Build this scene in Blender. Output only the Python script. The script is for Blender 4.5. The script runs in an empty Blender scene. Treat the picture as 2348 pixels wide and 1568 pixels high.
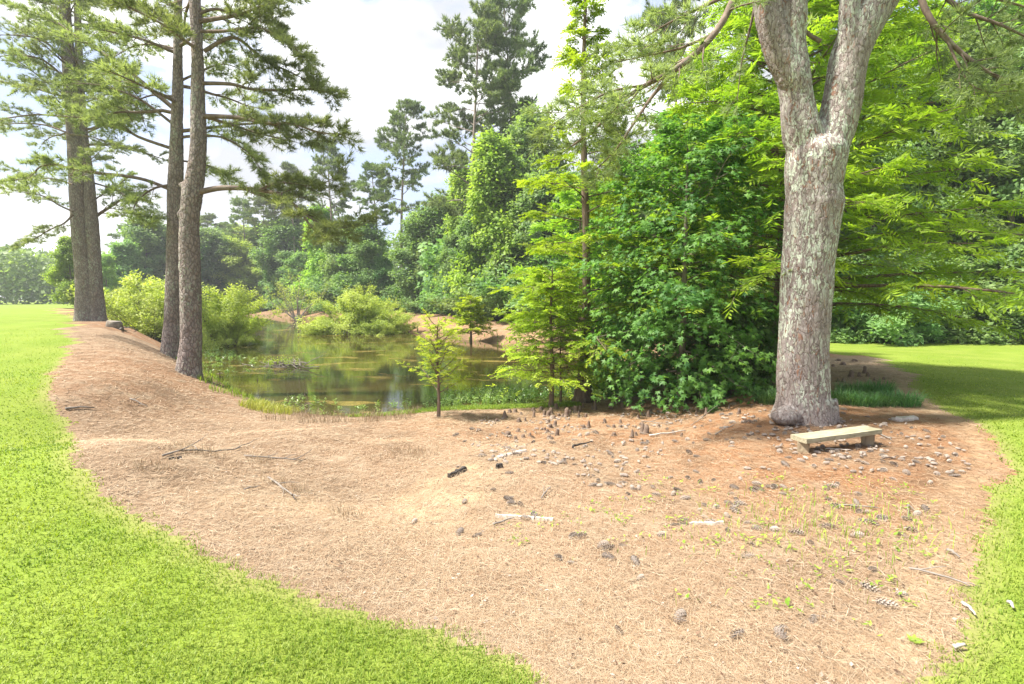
import bpy, math, random
import numpy as np

SC = bpy.context.scene
COL = SC.collection
R = math.radians
PI = math.pi

# ------------------------------------------------------------------ camera, sky, sun, exposure
CAM_Z, PITCH, LENS = 1.75, R(4.92), 18.0
cd = bpy.data.cameras.new('camera'); cam = bpy.data.objects.new('camera', cd); COL.objects.link(cam)
cam.location = (0, 0, CAM_Z); cam.rotation_euler = (PI/2 - PITCH, 0, 0)
cd.lens = LENS; cd.sensor_width = 36.0; cd.clip_start = 0.05; cd.clip_end = 4000
SC.camera = cam

SUN_EL, SUN_AZ = R(58), R(262)          # azimuth of the sun, clockwise from +Y (left, a little behind)
sdir = np.array([math.sin(SUN_AZ)*math.cos(SUN_EL), math.cos(SUN_AZ)*math.cos(SUN_EL), math.sin(SUN_EL)])
w = bpy.data.worlds.new('World'); SC.world = w; w.use_nodes = True
nt = w.node_tree; nt.nodes.clear()
def N(t, **kw):
    n = nt.nodes.new(t)
    for k, v in kw.items(): setattr(n, k, v)
    return n
sky = N('ShaderNodeTexSky', sky_type='NISHITA', sun_disc=False, sun_elevation=SUN_EL, sun_rotation=SUN_AZ, air_density=1.0, dust_density=2.0)
tc = N('ShaderNodeTexCoord'); mp = N('ShaderNodeMapping'); mp.inputs['Scale'].default_value = (1.0, 1.0, 2.2); mp.inputs['Location'].default_value = (0.62, 0.1, 0.35)
n1 = N('ShaderNodeTexNoise'); n1.inputs['Scale'].default_value = 2.3; n1.inputs['Detail'].default_value = 9; n1.inputs['Roughness'].default_value = 0.55
rp = N('ShaderNodeValToRGB'); rp.color_ramp.elements[0].position = 0.475; rp.color_ramp.elements[1].position = 0.555
n2 = N('ShaderNodeTexNoise'); n2.inputs['Scale'].default_value = 3.6; n2.inputs['Detail'].default_value = 3
rp2 = N('ShaderNodeValToRGB'); rp2.color_ramp.elements[0].color = (2.2, 2.26, 2.42, 1); rp2.color_ramp.elements[1].color = (4.8, 4.8, 4.8, 1)
rp2.color_ramp.elements[0].position = 0.40; rp2.color_ramp.elements[1].position = 0.62
hz = N('ShaderNodeMixRGB'); hz.inputs[0].default_value = 0.72; hz.inputs[2].default_value = (1.8, 1.98, 2.6, 1)   # thin veil over the blue
mx = N('ShaderNodeMixRGB'); bg = N('ShaderNodeBackground'); bg.inputs['Strength'].default_value = 0.122
wo = N('ShaderNodeOutputWorld')
L = nt.links.new
L(tc.outputs['Generated'], mp.inputs['Vector']); L(mp.outputs[0], n1.inputs['Vector']); L(mp.outputs[0], n2.inputs['Vector'])
L(n1.outputs['Fac'], rp.inputs[0]); L(n2.outputs['Fac'], rp2.inputs[0])
L(sky.outputs[0], hz.inputs[1]); L(rp.outputs[0], mx.inputs[0]); L(hz.outputs[0], mx.inputs[1]); L(rp2.outputs[0], mx.inputs[2])
L(mx.outputs[0], bg.inputs['Color']); L(bg.outputs[0], wo.inputs['Surface'])

sl = bpy.data.lights.new('sun', 'SUN'); sl.energy = 4.0; sl.angle = R(4.0); sl.color = (1.0, 0.95, 0.87)
so = bpy.data.objects.new('sun', sl); COL.objects.link(so); so.location = (-30, -5, 50)
from mathutils import Vector
so.rotation_euler = Vector(sdir).to_track_quat('Z', 'Y').to_euler()

SC.view_settings.view_transform = 'Standard'; SC.view_settings.look = 'None'
SC.view_settings.exposure = 1.72; SC.view_settings.gamma = 1.0; SC.view_settings.use_curve_mapping = False
SC.render.engine = 'CYCLES'
SC.cycles.max_bounces = 10; SC.cycles.diffuse_bounces = 6; SC.cycles.transmission_bounces = 4; SC.cycles.glossy_bounces = 3
SC.cycles.use_denoising = True
SC.cycles.sample_clamp_indirect = 6.0

# ------------------------------------------------------------------ numpy helpers
def nrm(a):
    a = np.asarray(a, float); return a/np.maximum(np.linalg.norm(a, axis=-1, keepdims=True), 1e-9)
def hash3(ix, iy, iz, k=0):
    h = (ix.astype(np.int64)*374761393 + iy.astype(np.int64)*668265263 + iz.astype(np.int64)*2147483647 + k*974711) & 0xffffffff
    h = ((h ^ (h >> 13))*1274126177) & 0xffffffff
    h = ((h ^ (h >> 16))*2246822519) & 0xffffffff
    return ((h ^ (h >> 15)) & 0xffffff)/float(0x1000000)
def vnoise(p, k=0):
    p = np.asarray(p, float); i = np.floor(p); f = p - i; f = f*f*(3 - 2*f); i = i.astype(np.int64)
    out = 0
    for dx in (0, 1):
        for dy in (0, 1):
            for dz in (0, 1):
                wt = (f[:, 0] if dx else 1-f[:, 0])*(f[:, 1] if dy else 1-f[:, 1])*(f[:, 2] if dz else 1-f[:, 2])
                out = out + wt*hash3(i[:, 0]+dx, i[:, 1]+dy, i[:, 2]+dz, k)
    return out
def fbm(p, oct=4, k=0):
    p = np.asarray(p, float); s = 0; a = 0.5; t = 0
    for o in range(oct):
        s = s + a*vnoise(p*(2**o), k+o); t += a; a *= .5
    return s/t
def n2d(x, y, scale, oct=3, k=0):
    return fbm(np.stack([x*scale, y*scale, np.full_like(x, 0.37)], 1), oct, k)
def voronoi3(p, k=0):
    i = np.floor(p).astype(np.int64); F1 = np.full(len(p), 9.); F2 = F1.copy(); cid = np.zeros(len(p))
    for dx in (-1, 0, 1):
        for dy in (-1, 0, 1):
            for dz in (-1, 0, 1):
                a, b, c = i[:, 0]+dx, i[:, 1]+dy, i[:, 2]+dz
                q = np.stack([a+hash3(a, b, c, k), b+hash3(a, b, c, k+1), c+hash3(a, b, c, k+2)], 1)
                d = np.linalg.norm(q-p, axis=1); n = d < F1
                F2 = np.where(n, F1, np.minimum(F2, d)); cid = np.where(n, hash3(a, b, c, k+3), cid); F1 = np.where(n, d, F1)
    return F1, F2, cid
def sstep(a, b, x):
    t = np.clip((x-a)/(b-a), 0, 1); return t*t*(3-2*t)
def catmull(P, n=6, closed=True):
    P = np.asarray(P, float); m = len(P); out = []
    rng_ = range(m) if closed else range(m-1)
    for i in rng_:
        if closed: a, b, c, d = P[(i-1) % m], P[i], P[(i+1) % m], P[(i+2) % m]
        else: a, b, c, d = P[max(i-1, 0)], P[i], P[i+1], P[min(i+2, m-1)]
        for k in range(n):
            t = k/n
            out.append(.5*((2*b)+(-a+c)*t+(2*a-5*b+4*c-d)*t*t+(-a+3*b-3*c+d)*t**3))
    if not closed: out.append(P[-1])
    return np.array(out)
def sdf_poly(x, y, poly):
    """signed distance to a closed polygon, positive outside"""
    x = np.asarray(x, float); y = np.asarray(y, float); A = poly; B = np.roll(poly, -1, 0)
    out = np.empty(len(x))
    for s in range(0, len(x), 20000):
        px = x[s:s+20000, None]; py = y[s:s+20000, None]
        ex, ey = B[:, 0]-A[:, 0], B[:, 1]-A[:, 1]
        t = np.clip(((px-A[:, 0])*ex+(py-A[:, 1])*ey)/(ex*ex+ey*ey+1e-12), 0, 1)
        d2 = ((px-A[:, 0]-t*ex)**2+(py-A[:, 1]-t*ey)**2).min(1)
        c = ((A[:, 1] > py) != (B[:, 1] > py)) & (px < ex*(py-A[:, 1])/np.where(ey == 0, 1e-12, ey)+A[:, 0])
        out[s:s+20000] = np.sqrt(d2)*np.where(c.sum(1) % 2 == 1, -1, 1)
    return out

# a point of the photograph (in a 2347 x 1568 copy) at a distance Y in front of the viewpoint
FPX = 2347*LENS/36.0
def P(u, v, Y):
    xc = (u-1173.5)/FPX; yc = -(v-784.0)/FPX
    d = np.array([xc, math.cos(PITCH)+yc*math.sin(PITCH), -math.sin(PITCH)+yc*math.cos(PITCH)])
    return d*(Y/d[1]) + np.array([0, 0, CAM_Z])

# ------------------------------------------------------------------ terrain
WL = -0.80
POND = catmull([(-7.6, 13.6), (-5.3, 11.5), (-3.4, 10.7), (-1.6, 11.55), (.3, 11.9), (1.7, 12.3), (3.6, 13.8), (4.9, 17), (4, 22), (.6, 26.4),
                (-3.4, 32.6), (-7, 36.5), (-9, 43), (-14, 52), (-21, 56), (-30, 66), (-38, 77), (-47, 78), (-45, 66), (-36, 51), (-28, 39),
                (-22.5, 31), (-17.5, 25.5), (-14, 21.5), (-11.2, 18)], 4)
CP = np.array([(0, 0, 0), (-3, 3, .03), (3, 3, 0), (0, 6, -.2), (-4.5, 5.2, .12), (-8.3, 9.2, .34), (-13.6, 16, .72), (-15.6, 19, .84), (-24, 28, .86), (-38, 44, .84),
               (-60, 90, .8), (-150, 150, .9), (-12, 6, .45), (-25, 12, .8), (-40, 10, .9), (-60, 40, .9), (-5, 0, .1), (3.3, 6, -.1), (4.2, 7.5, -.06), (4.8, 9.3, -.1), (8, 12, -.12),
               (14, 24, -.35), (25, 26, -.3), (8, 5, 0), (12, 4, .05), (10, 18, -.3), (2, 35, 0.1), (-6, 44, .15), (-20, 62, .2), (-38, 84, .2), (0, 100, .5), (60, 60, .2), (-8, -10, 0), (8, -10, 0),
               (-9.5, 15, .42), (-11.5, 17, .6), (0, 300, .8), (300, 100, .8), (-300, 100, .9), (0, -300, 0), (2, 9.4, -.5), (2, 10.6, -.66), (-2, 7, -.36), (-2, 8.5, -.58), (0, 8.4, -.55), (0, 10, -.68), (-4, 9, -.5), (-3.4, 7.4, -.3), (-5, 10, -.5), (3.2, 10.6, -.5), (1.5, 7.5, -.33)], float)
def base_h(x, y):
    num = 0; den = 0
    for cx, cy, cz in CP:
        wt = 1/((x-cx)**2+(y-cy)**2+.4)**1.6; num = num+wt*cz; den = den+wt
    return num/den
def H(x, y, fine=True):
    x = np.atleast_1d(np.asarray(x, float)); y = np.atleast_1d(np.asarray(y, float))
    d = sdf_poly(x, y, POND); b = base_h(x, y)
    wd = 2.6+np.clip((y-20)/20, 0, 1)*.6
    up = WL+(b-WL)*sstep(-.25, 1, d/wd)**.8
    dn = WL-np.clip(-d*.35, 0, .55)-.02
    h = np.where(d > 0, np.maximum(up, WL+.02*np.clip(d*4, 0, 1)), dn)
    m = np.clip(d/1.5, 0, 1)*np.clip(1-(np.hypot(x, y)-40)/40, 0, 1)
    h = h+(n2d(x, y, .7, 3, 5)-.5)*.10*m
    # the little eroded gully in the bed
    gx, gy = x+1.5, y-5.2
    h = h-.17*np.exp(-((gx*.8+gy*.6)**2/.5+(gx*-.6+gy*.8)**2/2.2))*m
    return h
def G(x, y): return float(H(x, y)[0])
def on_ground(u, v, y0=1.5, y1=160):
    """where the sight line of a photo point meets the terrain"""
    Y = np.concatenate([np.linspace(y0, 30, 500), np.linspace(30.1, y1, 400)])
    pts = np.array([P(u, v, a) for a in Y]); h = H(pts[:, 0], pts[:, 1]); k = np.argmax(pts[:, 2] <= h)
    if k == 0: k = len(Y)-1
    p = pts[k]; return np.array([p[0], p[1], h[k]])

# bed outline, left then right side, found on the terrain
bl = [(133, 709), (174, 735), (176, 750), (150, 760), (183, 787), (147, 831), (116, 855), (121, 893), (112, 920), (147, 958), (170, 988), (164, 1019), (180, 1067), (192, 1078),
      (267, 1161), (342, 1199), (438, 1250), (445, 1277), (506, 1284), (564, 1325), (650, 1346), (752, 1387), (782, 1390), (878, 1411), (974, 1438), (1056, 1473), (1169, 1510), (1220, 1555)]
br = [(2112, 1558), (2146, 1527), (2190, 1487), (2211, 1442), (2221, 1401), (2204, 1374), (2208, 1325), (2238, 1277), (2231, 1244), (2263, 1206), (2245, 1168), (2259, 1127), (2317, 1089), (2293, 1031),
      (2240, 975), (2158, 941), (2110, 907), (2086, 889), (2090, 862), (2056, 849), (2018, 828), (1957, 818), (1899, 811), (1749, 796)]
BEDP = [tuple(on_ground(u, v)[:2]) for u, v in bl] + [(.6, 1.0), (1.5, 1.0)] + [tuple(on_ground(u, v)[:2]) for u, v in br] + \
       [(9.5, 25), (7, 29), (3, 34), (-1, 40), (-4, 47), (-9, 57), (-17, 64), (-26, 73), (-36, 86), (-52, 86), (-53, 68), (-47, 55)]
BED = np.array(BEDP)
def bed_sdf(x, y):
    d = sdf_poly(x, y, BED); r = np.hypot(x, y)
    return d+(n2d(x, y, 5, 3, 9)-.5)*np.clip(.05+.012*r, .06, .5)*1.6

# ------------------------------------------------------------------ mesh collecting
class MB:
    def __init__(s): s.v = []; s.t = []; s.q = []; s.a = []; s.n = 0
    def add(s, v, t=None, q=None, a=.5):
        v = np.asarray(v, float).reshape(-1, 3)
        if t is not None and len(t): s.t.append(np.asarray(t, np.int64).reshape(-1, 3)+s.n)
        if q is not None and len(q): s.q.append(np.asarray(q, np.int64).reshape(-1, 4)+s.n)
        s.v.append(v); s.a.append(np.broadcast_to(np.asarray(a, float), (len(v),)).copy()); s.n += len(v)
    def mesh(s, name, smooth=False, attrs=None):
        me = bpy.data.meshes.new(name)
        if not s.v: return me
        v = np.concatenate(s.v).astype(np.float32)
        t = np.concatenate(s.t) if s.t else np.zeros((0, 3), np.int64); q = np.concatenate(s.q) if s.q else np.zeros((0, 4), np.int64)
        me.vertices.add(len(v)); me.vertices.foreach_set('co', v.ravel())
        li = np.concatenate([t.ravel(), q.ravel()]).astype(np.int32); me.loops.add(len(li)); me.loops.foreach_set('vertex_index', li)
        st = np.concatenate([np.arange(len(t))*3, len(t)*3+np.arange(len(q))*4]).astype(np.int32)
        me.polygons.add(len(st)); me.polygons.foreach_set('loop_start', st)
        me.polygons.foreach_set('use_smooth', np.full(len(st), smooth))
        at = me.attributes.new('tint', 'FLOAT', 'POINT'); at.data.foreach_set('value', np.concatenate(s.a).astype(np.float32))
        for k, arr in (attrs or {}).items():
            x = me.attributes.new(k, 'FLOAT', 'POINT'); x.data.foreach_set('value', np.asarray(arr, np.float32))
        me.update(calc_edges=True)
        return me
def link(name, me, mat=None, parent=None):
    o = bpy.data.objects.new(name, me); COL.objects.link(o)
    if mat is not None and not me.materials: me.materials.append(mat)
    if parent is not None: o.parent = parent
    return o
def tag(o, label=None, cat=None, group=None, kind=None):
    for k, v in (('label', label), ('category', cat), ('group', group), ('kind', kind)):
        if v: o[k] = v
    return o
def thing(name, loc, label, cat, group=None, rz=0):
    o = bpy.data.objects.new(name, None); COL.objects.link(o); o.location = tuple(float(c) for c in loc); o.rotation_euler = (0, 0, rz); o.empty_display_size = .2
    return tag(o, label, cat, group)
def copy_tree(o, parent=None):
    c = o.copy(); COL.objects.link(c); c.parent = parent
    for ch in list(o.children): copy_tree(ch, c)
    return c
def tube(mb, path, rad, sides=6, cap=True, a=.5):
    path = np.asarray(path, float); n = len(path); rad = np.broadcast_to(np.asarray(rad, float), (n,))
    T = nrm(np.gradient(path, axis=0)); ref = np.array([0, 0, 1.]) if abs(T[:, 2]).mean() < .8 else np.array([1., 0, 0])
    S = nrm(np.cross(T, ref)); Bn = np.cross(T, S); th = np.arange(sides)*2*PI/sides
    v = path[:, None]+rad[:, None, None]*(np.cos(th)[None, :, None]*S[:, None]+np.sin(th)[None, :, None]*Bn[:, None])
    i = np.arange(n-1)[:, None]*sides; j = np.arange(sides)[None]; k = (j+1) % sides
    q = np.stack([i+j, i+k, i+sides+k, i+sides+j], 2).reshape(-1, 4)
    v = v.reshape(-1, 3); t = []
    if cap:
        v = np.vstack([v, path[0], path[-1]]); c0, c1 = n*sides, n*sides+1
        t = [(c0, (m+1) % sides, m) for m in range(sides)]+[(c1, (n-1)*sides+m, (n-1)*sides+(m+1) % sides) for m in range(sides)]
    mb.add(v, t, q, a)
def box_mesh(mb, c, sx, sy, sz, rz=0, a=.5, rough=.0, rng=None):
    v = np.array([(x, y, z) for z in (-.5, .5) for y in (-.5, .5) for x in (-.5, .5)])*(sx, sy, sz)
    if rough: v = v+rng.normal(0, rough, v.shape)
    cs, sn = math.cos(rz), math.sin(rz); v = np.stack([v[:, 0]*cs-v[:, 1]*sn, v[:, 0]*sn+v[:, 1]*cs, v[:, 2]], 1)+c
    mb.add(v, None, [(0, 2, 3, 1), (4, 5, 7, 6), (0, 1, 5, 4), (2, 6, 7, 3), (0, 4, 6, 2), (1, 3, 7, 5)], a)

# ------------------------------------------------------------------ materials
def mat(name, build):
    m = bpy.data.materials.new(name); m.use_nodes = True; t = m.node_tree; t.nodes.clear()
    class B: pass
    b = B(); b.t = t
    def n(ty, ins=None, **kw):
        x = t.nodes.new(ty)
        for k, v in kw.items(): setattr(x, k, v)
        for k, v in (ins or {}).items():
            if isinstance(v, bpy.types.NodeSocket): t.links.new(v, x.inputs[k])
            else: x.inputs[k].default_value = v
        return x
    b.n = n
    b.attr = lambda k: n('ShaderNodeAttribute', attribute_name=k).outputs['Fac']
    b.obj = lambda s=(1, 1, 1): n('ShaderNodeMapping', {'Vector': n('ShaderNodeTexCoord').outputs['Object'], 'Scale': s}).outputs[0]
    b.noise = lambda vec, sc, det=4, ro=.55: n('ShaderNodeTexNoise', {'Vector': vec, 'Scale': sc, 'Detail': det, 'Roughness': ro}).outputs['Fac']
    def ramp(f, *st):
        r = n('ShaderNodeValToRGB', {0: f}); e = r.color_ramp.elements
        while len(e) < len(st): e.new(.5)
        for el, (p, c) in zip(e, st): el.position = p; el.color = (*c, 1) if not np.isscalar(c) else (c, c, c, 1)
        return r.outputs[0]
    b.ramp = ramp
    b.mix = lambda f, a, c, bt='MIX': n('ShaderNodeMixRGB', {0: f, 1: a if not isinstance(a, tuple) else (*a, 1), 2: c if not isinstance(c, tuple) else (*c, 1)}, blend_type=bt).outputs[0]
    b.math = lambda op, a, c=0.: n('ShaderNodeMath', {0: a, 1: c}, operation=op).outputs[0]
    b.bump = lambda h, s, d: n('ShaderNodeBump', {'Height': h, 'Strength': s, 'Distance': d}).outputs[0]
    def pbr(col, rough=.8, spec=.25, normal=None):
        ins = {'Base Color': col if not isinstance(col, tuple) else (*col, 1), 'Roughness': rough, 'Specular IOR Level': spec}
        if normal is not None: ins['Normal'] = normal
        return n('ShaderNodeBsdfPrincipled', ins)
    b.pbr = pbr
    b.out = lambda s: n('ShaderNodeOutputMaterial', {'Surface': s.outputs[0]})
    build(b); return m
def leaf_mat(name, dark, light, trans=.38, tcol=None, rough=.5, spec=.3, var=.10):
    def f(b):
        c = b.mix(b.attr('tint'), dark, light)
        rnd = b.n('ShaderNodeObjectInfo').outputs['Random']
        hs = b.n('ShaderNodeHueSaturation', {'Color': c, 'Hue': b.math('ADD', b.math('MULTIPLY', rnd, var*.35), .5-var*.17), 'Value': b.math('ADD', b.math('MULTIPLY', rnd, var*2.5), 1-var*1.2)}).outputs[0]
        p = b.pbr(hs, rough, spec)
        tr = b.n('ShaderNodeBsdfTranslucent', {'Color': b.mix(1.0, hs, tcol or (1.25, 1.3, .55), 'MULTIPLY')})
        b.out(b.n('ShaderNodeMixShader', {0: trans, 1: p.outputs[0], 2: tr.outputs[0]}))
    return mat(name, f)
M = {}
M['pine_needle'] = leaf_mat('pine_needle', (.145, .19, .09), (.36, .425, .21), .48)
M['pine_needle_far'] = leaf_mat('pine_needle_far', (.10, .15, .07), (.26, .33, .155), .42)
M['cypress'] = leaf_mat('cypress_leaf', (.16, .28, .02), (.37, .50, .045), .5)
M['cypress_deep'] = leaf_mat('cypress_leaf_deep', (.16, .33, .03), (.36, .55, .055), .52)  # deep green leaf colour of the broad cypress
M['cypress_lime'] = leaf_mat('cypress_leaf_young', (.24, .34, .025), (.48, .54, .055), .5)
M['sweetgum'] = leaf_mat('sweetgum_leaf', (.055, .135, .032), (.20, .325, .065), .5, rough=.5, spec=.3)
M['broad'] = leaf_mat('broadleaf', (.12, .22, .07), (.28, .40, .14), .48, var=.14)
M['broad_light'] = leaf_mat('broadleaf_light', (.17, .30, .045), (.37, .49, .085), .48, var=.1)
M['broad_yellow'] = leaf_mat('broadleaf_yellow', (.24, .34, .07), (.46, .53, .13), .48, var=.08)
M['bush'] = leaf_mat('bush_leaf', (.24, .31, .06), (.55, .60, .15), .45, var=.08)
M['liriope'] = leaf_mat('liriope_blade', (.05, .14, .045), (.16, .32, .10), .3)
M['grass'] = leaf_mat('grass_blade', (.14, .23, .022), (.375, .43, .09), .4, var=.0)
M['shore_grass'] = leaf_mat('shore_grass_blade', (.12, .22, .025), (.30, .38, .06), .4, var=0)
M['yellow_grass'] = leaf_mat('yellow_grass_blade', (.24, .27, .05), (.42, .41, .11), .4, var=0)
M['weed'] = leaf_mat('weed_leaf', (.16, .28, .03), (.42, .52, .09), .4, var=0)
M['water_plant'] = leaf_mat('water_plant_leaf', (.10, .22, .05), (.34, .46, .12), .35, rough=.3, spec=.5, var=0)
M['dry_grass'] = leaf_mat('dry_grass_blade', (.19, .13, .075), (.36, .28, .175), .2, tcol=(1, .9, .7), var=0)

def wood(name, dark, light, scale=6, stretch=.25, lichen=0., bumpd=.02, plates=None):
    def f(b):
        v = b.obj((1, 1, stretch)); g = b.noise(v, scale, 6, .65)
        col = b.ramp(g, (.3, dark), (.7, light))
        h = g
        if plates:
            vo = b.n('ShaderNodeTexVoronoi', {'Vector': b.n('ShaderNodeVectorMath', {0: b.obj((1, 1, .55)), 1: b.n('ShaderNodeVectorMath', {0: b.n('ShaderNodeTexNoise', {'Vector': b.obj(), 'Scale': 7.}).outputs['Color'], 1: (.08, .08, .08)}, operation='MULTIPLY').outputs[0]}, operation='ADD').outputs[0], 'Scale': plates}, feature='DISTANCE_TO_EDGE')
            vc = b.n('ShaderNodeTexVoronoi', {'Vector': b.obj((1, 1, .55)), 'Scale': plates})
            e = b.ramp(vo.outputs['Distance'], (0., 0.), (.16, 1.))
            col = b.mix(b.math('MULTIPLY', b.n('ShaderNodeSeparateColor', {0: vc.outputs['Color']}).outputs[0], .35), col, (.22, .13, .09))
            col = b.mix(b.math('MULTIPLY', b.math('SUBTRACT', 1., e), .8), col, tuple(c*.6 for c in dark))
            h = b.math('ADD', b.math('MULTIPLY', g, .35), e)
        if lichen:
            lz = b.math('MULTIPLY', b.ramp(b.noise(b.obj((1, 1, .6)), 17, 5, .7), (.52, 0.), (.6, 1.)), b.ramp(b.noise(b.obj(), 1.3, 3), (.42, 0.), (.62, lichen)))
            col = b.mix(lz, col, (.34, .37, .29))
        b.out(b.pbr(col, .9, .15, b.bump(h, .8, bumpd)))
    return mat(name, f)
M['bark_pine'] = wood('pine_bark', (.17, .14, .125), (.34, .295, .27), 9, .35, .9, .02, 14.)
M['bark_far_pine'] = wood('pine_bark_far', (.15, .12, .10), (.35, .29, .25), 6, .3, 0, .03)
M['bark'] = wood('grey_brown_bark', (.10, .08, .065), (.27, .23, .18), 12, .2, .5, .015)
M['bark_cypress'] = wood('cypress_bark', (.075, .05, .035), (.25, .18, .13), 16, .08, .35, .02)
M['twig_grey'] = wood('weathered_twig', (.14, .12, .10), (.30, .265, .23), 14, .3, 0, .004)
M['twig_brown'] = wood('brown_twig', (.09, .065, .05), (.24, .18, .14), 10, .4, .3, .006)
M['bleached'] = wood('bleached_wood', (.34, .29, .24), (.52, .48, .43), 12, .6, 0, .01)
M['charred'] = wood('dark_rotten_wood', (.02, .018, .016), (.09, .08, .07), 22, .6, 0, .01)
def f(b):
    v = b.obj((2.2, 26, 26)); g = b.noise(v, 2.2, 6, .6); k = b.noise(b.obj((1.3, 5, 5)), 2., 3)
    col = b.ramp(g, (.3, (.22, .19, .12)), (.55, (.35, .32, .22)), (.75, (.41, .385, .28)))
    col = b.mix(b.ramp(k, (.55, 0.), (.66, .7)), col, (.20, .19, .12)); col = b.mix(b.ramp(b.noise(b.obj((6, 9, 9)), 2.5, 5, .7), (.56, 0.), (.66, .5)), col, (.13, .105, .07))
    b.out(b.pbr(col, .8, .2, b.bump(g, .6, .006)))
M['bench_wood'] = mat('weathered_bench_timber', f)
def f(b):
    v = b.obj((26, 26, 2.2)); g = b.noise(v, 2.2, 6, .6)
    b.out(b.pbr(b.ramp(g, (.3, (.17, .125, .085)), (.5, (.29, .23, .15)), (.75, (.38, .32, .21))), .85, .15, b.bump(g, .7, .006)))
M['bench_leg'] = mat('weathered_post_timber', f)
def f(b):    # long plates split by dark furrows, grey-green lichen in streaks
    warp = b.n('ShaderNodeVectorMath', {0: b.n('ShaderNodeTexNoise', {'Vector': b.obj((1, 1, .6)), 'Scale': 9., 'Detail': 4.}).outputs['Color'], 1: (.13, .13, .13)}, operation='MULTIPLY').outputs[0]
    vec = b.n('ShaderNodeVectorMath', {0: b.obj((1, 1, .30)), 1: warp}, operation='ADD').outputs[0]
    def vor(sc): 
        e = b.n('ShaderNodeTexVoronoi', {'Vector': vec, 'Scale': sc}, feature='DISTANCE_TO_EDGE').outputs['Distance']; c = b.n('ShaderNodeTexVoronoi', {'Vector': vec, 'Scale': sc}).outputs['Color']
        return e, b.n('ShaderNodeSeparateColor', {0: c})
    e1, c1 = vor(16.); e2, c2 = vor(40.)
    k1 = b.ramp(e1, (.0, 0.), (.06, 1.)); k2 = b.ramp(e2, (.0, 0.), (.10, 1.))
    g = b.noise(b.obj((1, 1, .4)), 30, 6, .7)
    cell = b.math('ADD', b.math('MULTIPLY', c1.outputs[0], .45), b.math('MULTIPLY', c2.outputs[0], .55))
    col = b.ramp(cell, (.1, (.25, .20, .18)), (.4, (.31, .265, .245)), (.6, (.37, .335, .315)), (.78, (.31, .265, .245)), (.85, (.28, .155, .105)))
    col = b.mix(b.ramp(g, (.35, .45), (.65, 0.)), col, (.18, .135, .115))
    zone = b.ramp(b.noise(b.obj((1, 1, .45)), 1.9, 4), (.38, 0.), (.52, 1.))
    li = b.math('MULTIPLY', b.math('MULTIPLY', b.ramp(b.math('ADD', b.math('MULTIPLY', c2.outputs[1], .5), b.math('MULTIPLY', b.noise(b.obj((1, 1, .7)), 24, 4, .6), .5)), (.50, 0.), (.56, 1.)), zone), b.attr('lichen'))
    col = b.mix(li, col, (.50, .54, .44))
    col = b.mix(b.math('MULTIPLY', b.math('SUBTRACT', 1., k1), .8), col, (.11, .08, .068)); col = b.mix(b.math('MULTIPLY', b.math('SUBTRACT', 1., k2), .3), col, (.15, .115, .098))
    h = b.math('ADD', b.math('ADD', k1, b.math('MULTIPLY', k2, .35)), b.math('ADD', b.math('MULTIPLY', c1.outputs[2], .35), b.math('MULTIPLY', g, .3)))
    b.out(b.pbr(col, .92, .12, b.bump(h, .7, .016)))
M['bark_plates'] = mat('plated_pine_bark', f)

def f(b):    # lawn
    v = b.obj(); g = b.noise(v, 1.1, 4); s = b.noise(v, 45, 4, .7); l = b.noise(v, .16, 3)
    col = b.ramp(s, (.3, (.085, .13, .018)), (.52, (.155, .22, .026)), (.75, (.24, .285, .052)))
    col = b.mix(b.ramp(g, (.4, 0.), (.7, .45)), col, (.25, .28, .06)); col = b.mix(b.ramp(l, (.42, 0.), (.62, .35)), col, (.19, .28, .03))
    edge = b.math('SUBTRACT', 1., b.ramp(b.math('ADD', b.math('MULTIPLY', b.attr('edge'), 1.3), b.math('MULTIPLY', s, .25)), (.10, 0.), (.42, 1.)))
    col = b.mix(b.math('MULTIPLY', edge, .55), col, (.30, .24, .12))
    b.out(b.pbr(col, .9, .1, b.bump(s, .6, .03)))
M['lawn'] = mat('lawn_turf', f)
def f(b):    # pine straw bed
    v = b.obj(); lg = b.noise(v, .55, 4); md = b.noise(v, 3.5, 5, .6)
    def fib(rot, sc):
        m = b.n('ShaderNodeMapping', {'Vector': b.n('ShaderNodeTexCoord').outputs['Object'], 'Rotation': (0, 0, rot), 'Scale': sc}).outputs[0]
        return b.noise(m, 1., 3, .6)
    f1, f2, f3 = fib(.4, (150, 14, 30)), fib(1.7, (150, 14, 30)), fib(2.6, (120, 12, 30))
    fb = b.math('MAXIMUM', f1, b.math('MAXIMUM', f2, f3))
    straw = b.ramp(fb, (.38, (.13, .088, .055)), (.54, (.30, .22, .145)), (.66, (.41, .325, .23)), (.8, (.49, .405, .305)))
    red = b.ramp(fb, (.38, (.115, .05, .024)), (.54, (.27, .135, .066)), (.68, (.37, .21, .11)), (.82, (.44, .30, .185)))
    col = b.mix(b.attr('red'), straw, red); col = b.mix(b.math('MULTIPLY', b.attr('dull'), .6), col, b.mix(1., col, (.62, .56, .52), 'MULTIPLY'))
    col = b.mix(b.ramp(md, (.46, 0.), (.68, .55)), col, (.385, .305, .21))
    col = b.mix(b.ramp(lg, (.35, .5), (.5, 0.)), col, (.185, .13, .085)); col = b.mix(b.ramp(b.noise(v, 1.7, 5, .65), (.34, .6), (.46, 0.)), col, (.14, .092, .058))
    sand = b.math('MULTIPLY', b.attr('sand'), b.ramp(b.math('ADD', md, b.math('MULTIPLY', fb, .5)), (.62, 1.), (.86, .15)))
    col = b.mix(sand, col, (.47, .345, .21))
    col = b.mix(b.attr('wet'), col, (.12, .085, .05))
    b.out(b.pbr(col, .95, .08, b.bump(b.math('ADD', fb, b.math('MULTIPLY', md, .6)), .8, .03)))
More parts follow.
